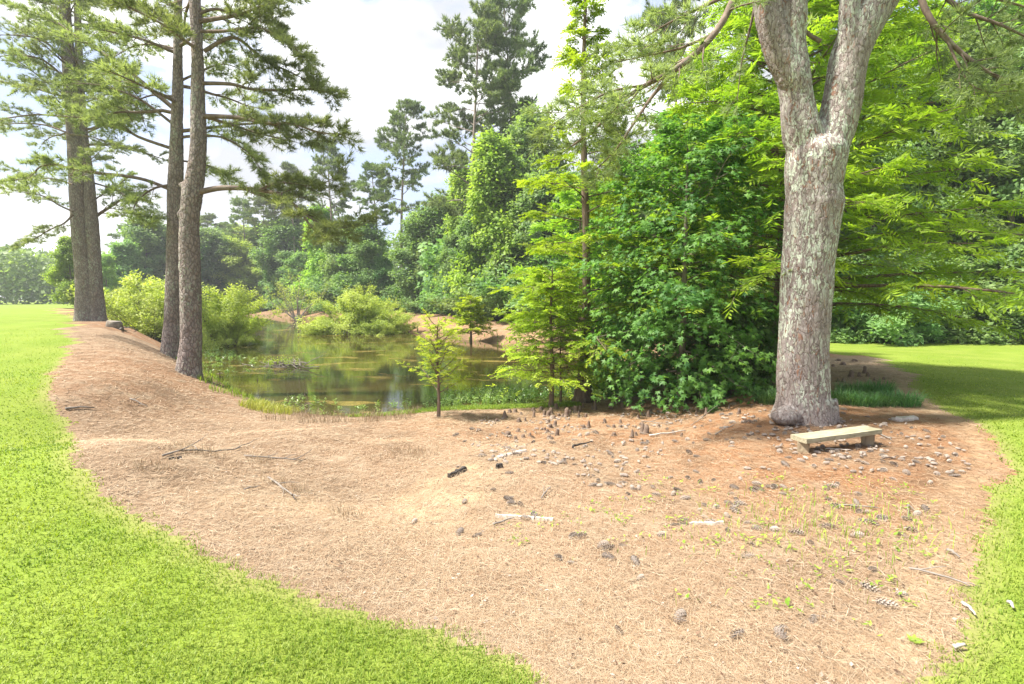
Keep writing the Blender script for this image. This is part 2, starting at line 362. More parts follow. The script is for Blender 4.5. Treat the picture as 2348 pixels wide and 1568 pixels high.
M['straw_bed'] = mat('pine_straw_ground', f)
M['straw'] = mat('pine_straw_needle', lambda b: b.out(b.pbr(b.ramp(b.attr('tint'), (0., (.15, .075, .035)), (.35, (.29, .185, .105)), (.7, (.40, .305, .20)), (1., (.50, .42, .31))), .75, .2)))
M['litter'] = mat('bark_flake', lambda b: b.out(b.pbr(b.ramp(b.attr('tint'), (0., (.05, .035, .025)), (.35, (.16, .09, .055)), (.7, (.28, .22, .17)), (1., (.38, .33, .28))), .85, .15)))
def f(b):    # pond
    v = b.obj(); 
    mask = b.math('MULTIPLY', b.ramp(b.noise(b.obj((.55, 1.5, 1)), 1.15, 7, .62), (.56, 0.), (.61, 1.)), b.ramp(b.noise(b.obj((.5, 1, 1)), .22, 2), (.38, .0), (.5, 1.)))
    fine = b.ramp(b.noise(v, 26, 4, .7), (.35, .15), (.6, 1.))
    alg = b.ramp(b.noise(v, 9, 4), (.3, (.13, .10, .02)), (.6, (.22, .17, .035)), (.8, (.17, .17, .03)))
    wav = b.noise(b.obj((1, 2.2, 1)), 3.2, 4, .5)
    wat = b.pbr((.046, .038, .011), .02, .5, b.bump(wav, .07, .02))
    wat.inputs['IOR'].default_value = 1.33
    al = b.pbr(alg, .8, .2, b.bump(b.noise(v, 40, 3), .5, .02))
    b.out(b.n('ShaderNodeMixShader', {0: b.math('MULTIPLY', mask, fine), 1: wat.outputs[0], 2: al.outputs[0]}))
M['water'] = mat('murky_pond_water', f)
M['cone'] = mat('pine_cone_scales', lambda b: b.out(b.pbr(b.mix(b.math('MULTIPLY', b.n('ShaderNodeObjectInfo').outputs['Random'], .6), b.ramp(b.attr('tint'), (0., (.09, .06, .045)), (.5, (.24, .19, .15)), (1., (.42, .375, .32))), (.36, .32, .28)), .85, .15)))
M['knee'] = wood('cypress_knee_bark', (.11, .075, .055), (.28, .21, .16), 26, .5, 0, .02)
M['road'] = mat('pale_road', lambda b: b.out(b.pbr(b.ramp(b.noise(b.obj(), .6), (.3, (.42, .41, .38)), (.7, (.52, .50, .47))), .9, .1)))
M['roof'] = mat('brown_shed_roof', lambda b: b.out(b.pbr(b.ramp(b.noise(b.obj(), 3.), (.3, (.18, .12, .10)), (.7, (.28, .2, .17))), .8, .2)))
M['shed_wall'] = mat('shed_boards', lambda b: b.out(b.pbr(b.ramp(b.noise(b.obj(), 2.), (.3, (.22, .17, .14)), (.7, (.3, .25, .21))), .85, .15)))
M['wire'] = mat('overhead_wire', lambda b: b.out(b.pbr(b.ramp(b.noise(b.obj(), 1.), (.3, (.45, .45, .45)), (.7, (.55, .55, .55))), .5, .4)))

# ------------------------------------------------------------------ ground sheets
def axis(fine, lo, hi, step, far, grow=1.16):
    a = list(np.arange(lo, hi+step*.5, step)); s = step
    while a[-1] < far: s *= grow; a.append(a[-1]+s)
    s = step; b = []
    x = lo
    while x > -far: s *= grow; x -= s; b.append(x)
    return np.array(b[::-1]+a)
gx = axis(0, -9.5, 8.5, .078, 900); gy = axis(0, 1.4, 12.6, .078, 900)
X, Y = np.meshgrid(gx, gy); xs, ys = X.ravel(), Y.ravel()
hz_ = H(xs, ys); bs = bed_sdf(xs, ys); pd = sdf_poly(xs, ys, POND)
inbed = bs < 0
near = np.clip(1-(np.hypot(xs, ys)-10)/8, 0, 1)
hz_ = hz_+np.where(inbed & (pd > .2), (n2d(xs, ys, 3.2, 3, 21)-.5)*.035*near, 0)
nx, ny = len(gx), len(gy)
fi = (np.arange(ny-1)[:, None]*nx+np.arange(nx-1)[None]).ravel()
quads = np.stack([fi, fi+1, fi+nx+1, fi+nx], 1)
face_bed = inbed[quads].mean(1) >= .5
def gauss(x0, y0, r, ry=None): ry = ry or r; return np.exp(-(((xs-x0)/r)**2+((ys-y0)/ry)**2))
redm = np.clip(gauss(4.6, 7.2, 2.2, 3.2)+gauss(5.6, 5.6, 1.3, 2.2)+gauss(2, 9.5, 2.5, 2)*.8+.55*gauss(-8.5, 11, 3, 4)+.6*(ys > 18)+.5*gauss(3, 5, 2.8, 2.6)+.45*gauss(0, 8.8, 3, 2)+.12, 0, 1)
sandm = np.clip(gauss(-.75, 5.0, .55, .7)+gauss(-.5, 5.6, .4, .5)*.8+gauss(-2.1, 4.7, .8, .4)*.9+gauss(2.3, 1.6, 1.0, 1.0)*.45+gauss(.3, 2.2, 1.2, .8)*.45+.8*np.exp(-((bs+.18)/.16)**2)*(xs > 1)+.12*np.exp(-((bs+.1)/.12)**2), 0, 1)
dullm = np.clip(sstep(.5, -3.5, xs)*.8+.7*gauss(-2.6, 6.2, 1.8, 1.2)+.6*gauss(5.2, 3.4, .7, 2.2), 0, 1)
wetm = np.clip(1-pd/.35, 0, 1)*.8
def sub_sheet(name, sel, matn, dz, attrs):
    q = quads[sel]; used = np.unique(q); remap = -np.ones(len(xs), np.int64); remap[used] = np.arange(len(used))
    mb = MB(); mb.add(np.stack([xs, ys, hz_+dz], 1)[used], None, remap[q])
    return tag(link(name, mb.mesh(name, True, {k: a[used] for k, a in attrs.items()}), M[matn]), kind='structure')
sub_sheet('lawn', ~face_bed, 'lawn', 0, {'edge': bs})
sub_sheet('pine_straw_bed', face_bed, 'straw_bed', 0, {'red': redm, 'sand': sandm, 'wet': wetm, 'dull': dullm})
mb = MB()
wx = np.linspace(-60, 12, 30); wy = np.linspace(8, 92, 30)
WX, WY = np.meshgrid(wx, wy); i = (np.arange(29)[:, None]*30+np.arange(29)[None]).ravel()
mb.add(np.stack([WX.ravel(), WY.ravel(), np.full(900, WL)], 1), None, np.stack([i, i+1, i+31, i+30], 1))
tag(link('pond_water', mb.mesh('pond_water', True), M['water']), kind='structure')
mb = MB(); rx = np.linspace(-260, 40, 60); rz0 = H(rx, np.full(60, 141.)); rz1 = H(rx, np.full(60, 147.))
mb.add(np.vstack([np.stack([rx, np.full(60, 141.), rz0+.12], 1), np.stack([rx, np.full(60, 147.), rz1+.12], 1)]), None, [(k, k+1, k+61, k+60) for k in range(59)])
tag(link('road', mb.mesh('road'), M['road']), kind='structure')

# ------------------------------------------------------------------ growing wood and leaves
def path_from(p0, d0, Ln, segs, rng, wig=.08, lift=0.):
    pts = [np.asarray(p0, float)]; d = nrm(d0)
    for i in range(segs):
        d = nrm(d+rng.normal(0, wig, 3)+np.array([0, 0, lift/segs])); pts.append(pts[-1]+d*Ln/segs)
    return np.array(pts)
class Tree:
    def __init__(s, seed): s.rng = np.random.default_rng(seed); s.wood = MB(); s.b = []; s.d = []; s.l = []
    def twig(s, b, d, l): s.b.append(b); s.d.append(d); s.l.append(l)
    def dress(s, path, r0, n_sub=10, sub_len=.9, t0=.3, ang=55, flat=.25, n_tw=5, tw_len=.3, sides=5, subdroop=-.15, thin=True, min_r=.006):
        """a limb along path with side branches and twigs"""
        rng = s.rng; path = np.asarray(path, float); n = len(path); tt = np.linspace(0, 1, n)
        tube(s.wood, path, np.maximum(r0*(1-.82*tt), min_r), sides, False)
        seg = nrm(np.gradient(path, axis=0))
        for i in range(n_sub):
            t = t0+(1-t0)*((i+rng.uniform(.1, .9))/n_sub); k = t*(n-1); a = int(min(k, n-2)); p = path[a]+(path[a+1]-path[a])*(k-a); d = seg[a]
            side = nrm(np.cross(d, (0, 0, 1.))); sg = 1 if i % 2 else -1; an = R(ang+rng.normal(0, 14))
            sd = nrm(d*math.cos(an)+side*sg*math.sin(an)+np.array([0, 0, 1.])*rng.normal(.05, flat))
            sl_ = sub_len*rng.uniform(.55, 1.15)*(1.15-.6*t)
            sp = path_from(p, sd, sl_, 4, rng, .10, subdroop)
            tube(s.wood, sp, np.maximum(r0*.38*(1-.6*t)*np.linspace(1, .25, 5), min_r*.7), 3, False)
            for j in range(n_tw):
                u = (j+rng.uniform(.2, 1))/n_tw*.85+.15; k2 = u*4; a2 = int(min(k2, 3)); q = sp[a2]+(sp[a2+1]-sp[a2])*(k2-a2); dd = nrm(sp[a2+1]-sp[a2])
                si = nrm(np.cross(dd, (0, 0, 1.))); sg2 = 1 if j % 2 else -1
                s.twig(q, nrm(dd*.75+si*sg2*.65+rng.normal(0, .16, 3)+np.array([0, 0, flat*.5])), tw_len*rng.uniform(.6, 1.2)*(1.1-.35*u))
            s.twig(sp[-1], nrm(sp[-1]-sp[-2]), tw_len*rng.uniform(.7, 1.1))
        s.twig(path[-1], seg[-1], tw_len)
    def arrays(s): return np.array(s.b), nrm(np.array(s.d)), np.array(s.l)
    def twig_wood(s, w=.004):
        b, d, l = s.arrays(); side = nrm(np.cross(d, s.rng.normal(0, 1, b.shape)))*w
        v = np.stack([b+side, b-side, b+d*l[:, None]*.9], 1).reshape(-1, 3); s.wood.add(v, np.arange(len(v)).reshape(-1, 3))
def tris(mb, a, b, c, tint): mb.add(np.stack([a, b, c], 1).reshape(-1, 3), np.arange(len(a)*3).reshape(-1, 3), None, np.repeat(tint, 3))
def diamonds(mb, base, d, side, ln, wd, tint, fold=None, wide=.45):
    """leaf-shaped quads: base, widest point, tip"""
    ln = np.asarray(ln)[:, None]; wd = np.asarray(wd)[:, None]; m = base+d*ln*wide
    if fold is not None: m = m+fold
    v = np.stack([base, m+side*wd*.5, base+d*ln, m-side*wd*.5], 1).reshape(-1, 3)
    mb.add(v, None, np.arange(len(v)).reshape(-1, 4), np.repeat(tint, 4))
def clump_tint(p, rng, sc=1.2, amt=.5):
    return np.clip(.5+(fbm(p*sc+7.3, 2, 3)-.5)*2.0*amt+rng.normal(0, .18, len(p)), 0, 1)
def pine_tufts(tree, per=3, K=11, nl=.17, wd=.006, t0=.25, up=.25, spread=.85):
    rng = tree.rng; b, d, l = tree.arrays(); n = len(b); mb = MB()
    t = (t0+(1-t0)*(np.arange(per)+.9)/per)[None]+rng.normal(0, .05, (n, per))
    p = (b[:, None]+d[:, None]*(l[:, None]*t)[..., None]).reshape(-1, 3); dd = np.repeat(d, per, 0)
    tint = clump_tint(p, rng, .9, .6); m = len(p)
    dk = nrm(dd[:, None]*.8+rng.normal(0, spread*.62, (m, K, 3))+np.array([0, 0, up])).reshape(-1, 3); pk = np.repeat(p, K, 0)
    sd = nrm(np.cross(dk, rng.normal(0, 1, dk.shape)))*wd; ln = nl*rng.uniform(.7, 1.15, (len(pk), 1))
    tris(mb, pk+sd, pk-sd, pk+dk*ln, np.clip(np.repeat(tint, K)+rng.normal(0, .12, len(pk)), 0, 1))
    return mb
def cypress_sprays(tree, pairs=8, ll=.075, wd=.013, droop=.12):
    rng = tree.rng; b, d, l = tree.arrays(); n = len(b); mb = MB()
    upv = nrm(np.array([0, 0, 1.])+rng.normal(0, .35, (n, 3))); side = nrm(np.cross(d, upv)); tint = clump_tint(b, rng, .8, .7)
    t = (np.arange(pairs)+.5)/pairs
    for sg in (-1, 1):
        base = (b[:, None]+d[:, None]*(l[:, None]*t[None])[..., None]-np.array([0, 0, 1.])*(droop*(t**2))[None, :, None]*l[:, None, None]).reshape(-1, 3)
        dk = nrm(np.repeat(d, pairs, 0)*.62+np.repeat(side, pairs, 0)*sg*.8+rng.normal(0, .16, (n*pairs, 3))+np.array([0, 0, -.12]))
        ln = ll*np.tile(1.15-.65*np.abs(t-.35), n)*rng.uniform(.7, 1.2, n*pairs)*np.repeat(np.clip(l/.3, .6, 1.4), pairs)
        sd = nrm(np.cross(dk, np.repeat(upv, pairs, 0)+rng.normal(0, .25, (n*pairs, 3))))
        diamonds(mb, base, dk, sd, ln, np.full(n*pairs, wd)*rng.uniform(.7, 1.3, n*pairs), np.clip(np.repeat(tint, pairs)+np.tile(t, n)*.25-.1+rng.normal(0, .07, n*pairs), 0, 1))
    return mb
def leaves(tree, per=5, size=.09, ratio=.55, jit=.06, shape='leaf', tilt=.55, amt=.6, out=None):
    rng = tree.rng; b, d, l = tree.arrays(); n = len(b); mb = MB(); m = n*per
    t = rng.uniform(.15, 1.05, (n, per)); p = (b[:, None]+d[:, None]*(l[:, None]*t)[..., None]).reshape(-1, 3)+rng.normal(0, jit, (m, 3))
    nv = np.array([0, 0, .9])+rng.normal(0, tilt, (m, 3))
    if out is not None: q = p-np.asarray(out); q[:, 2] *= .3; nv = nv+nrm(q)*.55
    nv = nrm(nv); dk = np.repeat(d, per, 0)+rng.normal(0, .7, (m, 3))+np.array([0, 0, -.25]); dk = nrm(dk-nv*(dk*nv).sum(1, keepdims=True)); sd = np.cross(nv, dk)
    sz = size*rng.uniform(.65, 1.25, m); tint = clump_tint(p, rng, 1.0, amt)
    if shape == 'star':
        an = []; rr = []
        for k in range(5): an += [(-110+55*k), (-110+55*k)+27.5]; rr += [(.78, 1., 1.08, 1., .78)[k], .42]
        an = np.radians(an[:-1]+[180]); rr = np.array(rr[:-1]+[.22]); x = np.sin(an)*rr*.62; y = np.cos(an)*rr*.62+.12; z = -.10*rr**2
        loc = np.vstack([[0, .08, .03], np.stack([x, y, z], 1)])
        v = p[:, None]+sz[:, None, None]*(loc[None, :, :1]*sd[:, None]+loc[None, :, 1:2]*dk[:, None]+loc[None, :, 2:]*nv[:, None])
        f = np.array([(0, k+2, k+1) for k in range(9)]+[(0, 1, 10)]); F = (np.arange(m)[:, None, None]*11+f[None]).reshape(-1, 3)
        mb.add(v.reshape(-1, 3), F, None, np.repeat(tint, 11))
    else:
        diamonds(mb, p, dk, sd, sz, sz*ratio, tint, nv*(-.08*sz)[:, None])
    return mb
def finish(tree, name, loc, label, cat, crown, matn, barkm, group=None, trunk_mesh=None):
    """a tree standing at loc whose meshes are in world space about loc"""
    o = thing(name, loc, label, cat, group); L0 = np.asarray(loc, float)
    def shift(mb):
        for a in mb.v: a -= L0
    shift(tree.wood); shift(crown)
    link('trunk' if trunk_mesh is None else 'branches', tree.wood.mesh('wood', True), M[barkm], o)
    if trunk_mesh is not None: link('trunk', trunk_mesh, None, o)
    link('crown', crown.mesh('crown'), M[matn], o)
    return o
def trunk_tube(tree, path, rad, sides=10, lump=.04, k=0):
    path = catmull(path, 6, False); n0 = len(rad); rad = np.interp(np.linspace(0, 1, len(path)), np.linspace(0, 1, n0), rad)
    mb = MB(); tube(mb, path, rad, sides, True); v = mb.v[0]; c = np.vstack([np.repeat(path, sides, 0), path[:1], path[-1:]])
    d = v-c; nn = fbm(v*np.array([4, 4, 1.5]), 3, k)-.5; v2 = c+d*(1+nn[:, None]*lump*8)
    tree.wood.add(v2, mb.t[0], mb.q[0]); return path

def fused_mesh(parts, voxel, plate=.075, depth=.016, k=0, matn='bark_pine', lichen_fn=None):
    """tubes and balls fused into one skin with real bark plates"""
    mb = MB()
    for kind, *a in parts:
        if kind == 'tube': tube(mb, a[0], a[1], 20, True)
        else:
            c, r = a; th = np.linspace(0, PI, 10); vs = []; 
            pth = np.stack([np.full(10, c[0]), np.full(10, c[1]), c[2]-np.cos(th)*r[2]], 1); tube(mb, pth, np.maximum(np.sin(th)*r[0], .01), 16, True)
    me = mb.mesh('raw'); o = link('raw', me); md = o.modifiers.new('r', 'REMESH'); md.mode = 'VOXEL'; md.voxel_size = voxel
    sm = o.modifiers.new('s', 'SMOOTH'); sm.factor = .6; sm.iterations = max(4, int(.12/voxel))
    dg = bpy.context.evaluated_depsgraph_get(); ev = o.evaluated_get(dg).to_mesh()
    n = len(ev.vertices); co = np.empty(n*3, np.float32); ev.vertices.foreach_get('co', co); no = np.empty(n*3, np.float32); ev.vertices.foreach_get('normal', no)
    fc = len(ev.polygons); lt = np.empty(fc, np.int32); ev.polygons.foreach_get('loop_total', lt); li = np.empty(len(ev.loops), np.int32); ev.loops.foreach_get('vertex_index', li)
    co = co.reshape(-1, 3).astype(float); no = no.reshape(-1, 3).astype(float)
    o.evaluated_get(dg).to_mesh_clear(); bpy.data.objects.remove(o); bpy.data.meshes.remove(me)
    ls = np.concatenate([[0], np.cumsum(lt)[:-1]]); q = np.array([li[s:s+4] for s in ls[lt == 4]]) if (lt == 4).any() else np.zeros((0, 4), int); t = np.array([li[s:s+3] for s in ls[lt == 3]]) if (lt == 3).any() else np.zeros((0, 3), int)
    w_ = np.stack([fbm(co*6, 2, k+11+i)-.5 for i in range(3)], 1)*.22
    F1, F2, cid = voronoi3((co+w_)*np.array([1, 1, .36])/plate, k); e = sstep(.0, .13, F2-F1)
    F1b, F2b, cb = voronoi3((co+w_*.6)*np.array([1, 1, .7])/(plate*.42), k+40)
    disp = depth*(e-.85)+depth*.45*(cid-.5)*e+depth*.4*(cb-.5)*sstep(0, .2, F2b-F1b)+(fbm(co*3.1, 3, k+60)-.5)*.03
    v = co+no*disp[:, None]
    out = MB(); out.add(v, t, q)
    me = out.mesh('trunk', True, {'cell': (cid*.7+cb*.3), 'crack': e, 'lichen': lichen_fn(v) if lichen_fn else np.ones(len(v))})
    me.materials.append(M[matn]); return me

def uvpath(pts, n=3):
    return catmull([P(*p) for p in pts], n, False)
def mpp(Y): return Y/FPX      # metres per photo pixel at distance Y

# ------------------------------------------------------------------ the forked pine beside the bench
from mathutils import Matrix
def moved(me, loc): me.transform(Matrix.Translation(-Vector([float(c) for c in loc]))); return me
base = on_ground(1842, 962); YF = base[1]; px = mpp(YF)
def uvr(lst, Y, sc=1.0):
    """photo points (u, v, half width) at distance Y -> path and radii"""
    return catmull([P(u, v, Y) for u, v, h in lst], 6, False), np.interp(np.linspace(0, 1, (len(lst)-1)*6+1), np.linspace(0, 1, len(lst)), [h*mpp(Y)*sc for u, v, h in lst])
main, mr = uvr([(1842, 985, 70), (1841, 950, 62), (1840, 900, 56), (1840, 800, 53), (1846, 700, 53), (1852, 600, 54), (1862, 500, 57), (1866, 468, 60), (1864, 430, 57), (1868, 380, 61), (1872, 350, 62), (1873, 330, 52), (1874, 316, 28)], YF)
l1, r1 = uvr([(1862, 375, 38), (1838, 305, 40), (1826, 230, 34), (1816, 160, 33), (1812, 100, 30), (1815, 40, 31), (1812, -40, 30), (1800, -140, 27)], YF)
l2, r2 = uvr([(1846, 262, 24), (1816, 180, 32), (1788, 120, 31), (1768, 60, 29), (1757, 0, 28), (1752, -60, 26), (1742, -140, 24)], YF-.04)
l3, r3 = uvr([(1882, 375, 38), (1912, 305, 40), (1931, 225, 39), (1945, 140, 38), (1975, 60, 40), (2010, 0, 41), (2050, -70, 38), (2090, -140, 33)], YF)
l4, r4 = uvr([(1940, 175, 15), (1944, 90, 21), (1945, 30, 20), (1948, -30, 19), (1950, -120, 17)], YF-.09)
burl = P(1800, 955, YF-.28)
def lich(v):
    z = v[:, 2]; return np.clip(1.0-.9*sstep(.25, .7, .7-z)-.25*sstep(3.4, 5, z), .12, 1)*np.where((v[:, 0] < base[0]-.55) & (z > 4.4), .15, 1)
tm = fused_mesh([('tube', main, mr), ('tube', l1, r1), ('tube', l2, r2), ('tube', l3, r3), ('tube', l4, r4), ('ball', burl, (.20, .2, .13)), ('ball', P(1800, 955, YF-.22), (.16, .16, .17)),
                 ('tube', np.array([base+(.28, -.1, .3), base+(.42, -.14, -.12)]), [.13, .05]), ('tube', np.array([base+(.1, -.2, .3), base+(.14, -.34, -.14)]), [.15, .06]), ('tube', np.array([base+(-.2, .1, .3), base+(-.42, .16, -.1)]), [.14, .06])],
                .021, .06, .008, 3, 'bark_plates', lich)
T = Tree(5); rng = T.rng
for a, r in ((l1, r1), (l3, r3)):
    e = a[-1]; tube(T.wood, path_from(e, nrm(a[-1]-a[-3])+np.array([0, 0, .5]), 7, 8, rng, .05, .3), np.linspace(r[-1], .05, 9), 8, False)
def hang(pts, r0, ns=9, sl_=.55, **kw): T.dress(uvpath(pts, 4), r0, ns, sl_, **{**dict(t0=.2, ang=50, flat=.35, n_tw=4, tw_len=.18, subdroop=-.2), **kw})
hang([(1745, -140, YF-.2), (1690, -20, YF-.3), (1640, 75, YF-.5), (1560, 150, YF-.6), (1480, 195, YF-.7), (1420, 235, YF-.8), (1370, 290, YF-.8), (1310, 335, YF-.9)], .06, 16, .6)
hang([(1560, 150, YF-.6), (1500, 215, YF-.6), (1455, 280, YF-.7), (1410, 345, YF-.7), (1370, 385, YF-.7)], .03, 11, .5)
hang([(1690, -20, YF-.3), (1600, 20, YF), (1520, 60, YF+.2), (1440, 110, YF+.3)], .03, 11, .6)
hang([(1640, 75, YF-.5), (1560, 110, YF-.2), (1470, 130, YF), (1380, 150, YF+.1)], .025, 12, .6)
hang([(1480, 195, YF-.7), (1400, 210, YF-.9), (1320, 250, YF-1), (1260, 290, YF-1)], .02, 10, .5)
hang([(1745, -60, YF), (1720, 60, YF+.2), (1700, 140, YF+.3), (1690, 230, YF+.3)], .025, 4, .25, n_tw=1)
hang([(1880, 95, YF+.1), (1845, 70, YF+.05), (1835, 20, YF), (1850, -60, YF)], .035, 2, .3, n_tw=0)
hang([(2080, -120, YF), (2120, 20, YF-.3), (2170, 90, YF-.4), (2240, 150, YF-.5), (2310, 190, YF-.6), (2390, 230, YF-.6)], .05, 16, .7)
hang([(2110, -60, YF), (2200, 20, YF-.2), (2300, 60, YF-.4), (2400, 110, YF-.5)], .04, 14, .7)
hang([(2170, 90, YF-.4), (2220, 190, YF-.6), (2290, 215, YF-.7)], .02, 9, .45)
hang([(2130, -100, YF+.5), (2240, -20, YF+.6), (2360, 20, YF+.6), (2450, 60, YF+.6)], .03, 13, .7)
for i in range(9):
    z = rng.uniform(7.5, 13.5); s = l1[-1] if i % 2 else l3[-1]; az = rng.uniform(0, 2*PI)
    T.dress(path_from((s[0]+rng.normal(0, .4), s[1]+rng.normal(0, .4), z), (math.cos(az), math.sin(az), .25), rng.uniform(2.2, 3.6), 7, rng, .1, -.1), .06, 9, .8, n_tw=5, tw_len=.3)
T.twig_wood(.003)
cr = pine_tufts(T, 3, 13, .16, .0055, .2)
pine = finish(T, 'pine_tree', base, 'massive forked pine with lichen-spotted bark right behind the low bench', 'tree', cr, 'pine_needle', 'twig_brown', None, moved(tm, base))
# ------------------------------------------------------------------ four pines on the left bank
def z1(lst, Y0, Y1, k=.3413): return [(x*k, y*k, Y0+(Y1-Y0)*i/max(len(lst)-1, 1)) for i, (x, y) in enumerate(lst)]
def bank_pine(seed, bu, bv, tr, label, manual, top, zlo, n_auto, Ln, lean=(0, 0), barkk=0, extra=()):
    b = on_ground(bu, bv); Y = b[1]
    path, rad = uvr([(bu, bv+16, tr[0][2]*1.25)]+tr, Y); e = path[-1]
    T = Tree(seed); rng = T.rng
    up = np.array([e+np.array([lean[0]*k, lean[1]*k, (top-e[2])*k]) for k in np.linspace(0, 1, 6)]); 
    full = np.vstack([path, up[1:]]); fr = np.concatenate([rad, np.linspace(rad[-1], .04, 6)[1:]])
    me = fused_mesh([('tube', full, fr)]+[(k, *a) for k, *a in extra], .042, .08, .012, barkk, 'bark_pine')
    for pts, r0, ns, sl_ in manual: T.dress(uvpath(pts, 4), r0, ns, sl_, .22, 52, .3, 5, .26, 6)
    for i in range(n_auto):
        z = zlo+(top-.3-zlo)*(i+rng.uniform(0, 1))/n_auto; k = np.argmin(abs(full[:, 2]-z)); az = i*2.4+rng.normal(0, .3); fr_ = (z-zlo)/(top-zlo)
        T.dress(path_from(full[k]+(0, 0, z-full[k][2]), (math.cos(az), math.sin(az), .15+.5*fr_), Ln*rng.uniform(.7, 1.1)*(1-.6*fr_), 8, rng, .09, -.15), .055*(1-.5*fr_)+.01, 11, .8, .25, 52, .3, 5, .28, 5)
    T.twig_wood(.004); cr = pine_tufts(T, 3, 14, .19, .0085, .1)
    return finish(T, 'pine_tree', b, label, 'tree', cr, 'pine_needle', 'twig_brown', 'pines along the left bank', moved(me, b)), b
Y1 = on_ground(432, 858)[1]; Y2 = on_ground(394, 818)[1]; Y3 = on_ground(200, 735)[1]; Y4 = Y3+.9
a, b1_ = bank_pine(11, 432, 858, [(433, 845, 27), (438, 780, 22), (437, 680, 22), (434, 560, 21), (434, 510, 20), (441, 440, 21), (448, 400, 19), (455, 330, 16.5), (453, 240, 15), (453, 136, 12), (447, 0, 12), (444, -60, 11)],
    'nearest of the left bank pines, crooked pale trunk with knobs standing by the water',
    [(z1([(1360, 780), (1600, 790), (1800, 830), (1960, 830), (2150, 890), (2330, 900)], Y1, Y1-.6), .06, 20, .75), (z1([(1380, 785), (1560, 840), (1750, 900), (1990, 955)], Y1, Y1+.6), .045, 13, .7),
     (z1([(1350, 560), (1550, 565), (1700, 600), (1950, 605), (2100, 600), (2260, 640)], Y1, Y1+.4), .05, 18, .75), (z1([(1340, 1290), (1500, 1262), (1740, 1275), (1900, 1320), (2000, 1400), (2090, 1520), (2200, 1600)], Y1, Y1-.8), .075, 20, .75),
     (z1([(1740, 1275), (1830, 1235), (1950, 1230), (2120, 1250), (2260, 1180)], Y1-.4, Y1), .035, 14, .7), (z1([(1370, 345), (1560, 250), (1700, 340), (1800, 420), (1920, 470), (2060, 540)], Y1, Y1+.5), .05, 17, .7),
     (z1([(1330, 210), (1500, 210), (1750, 190), (1950, 300), (2050, 400)], Y1, Y1-.5), .045, 16, .75), (z1([(1340, 90), (1450, 60), (1600, 90), (1780, 60), (1850, 160)], Y1, Y1+.3), .04, 14, .7),
     (z1([(1330, 330), (1250, 280), (1120, 180), (950, 90), (800, 20)], Y1, Y1-1), .05, 15, .7), (z1([(2000, 1400), (2110, 1480), (2280, 1530), (2450, 1500)], Y1-.6, Y1-.2), .03, 13, .7)],
    15.5, 8.2, 12, 3.2, (.3, .3), 100, [('ball', P(415, 492, Y1-.1), (.1, .1, .1)), ('ball', P(420, 425, Y1), (.11, .11, .08)), ('ball', P(425, 640, Y1-.15), (.1, .1, .12))])
a, b2_ = bank_pine(12, 394, 818, [(394, 806, 23), (396, 740, 18), (398, 660, 17), (400, 540, 15.5), (401, 450, 16), (403, 400, 15.5), (405, 307, 13), (407, 205, 11), (408, 102, 9), (408, -40, 8)],
    'straight dark pine just left of and behind the crooked bank pine',
    [(z1([(1180, 740), (1000, 590), (830, 450), (650, 330), (480, 220), (330, 120), (60, 30)], Y2, Y2+.8), .07, 22, .8), (z1([(1170, 840), (960, 680), (800, 610), (650, 570), (520, 560)], Y2, Y2-.5), .05, 15, .75),
     (z1([(1160, 1000), (930, 920), (820, 850), (650, 800), (400, 780)], Y2, Y2-.8), .055, 17, .8), (z1([(1160, 1280), (980, 1210), (820, 1180), (640, 1160), (470, 1130), (380, 1105), (270, 1120), (180, 1200), (0, 1210)], Y2, Y2-1), .06, 22, .8),
     (z1([(1180, 930), (1290, 915), (1480, 920), (1620, 990), (1700, 1060), (1760, 1150)], Y2, Y2+.6), .05, 16, .75), (z1([(1180, 560), (1350, 480), (1500, 430), (1650, 480)], Y2, Y2+.8), .04, 13, .75),
     (z1([(1180, 330), (1050, 300), (900, 310), (740, 400)], Y2, Y2+.6), .04, 14, .8), (z1([(1170, 1240), (1050, 1260), (940, 1330), (900, 1420), (1000, 1500)], Y2, Y2-.6), .04, 14, .7), (z1([(1180, 1080), (1300, 1090), (1450, 1130), (1540, 1200)], Y2, Y2+.9), .035, 12, .7),
     (z1([(1180, 650), (1020, 640), (870, 700), (760, 760)], Y2, Y2+1), .035, 13, .8)],
    16, 6.5, 17, 3.4, (.3, .2), 140)
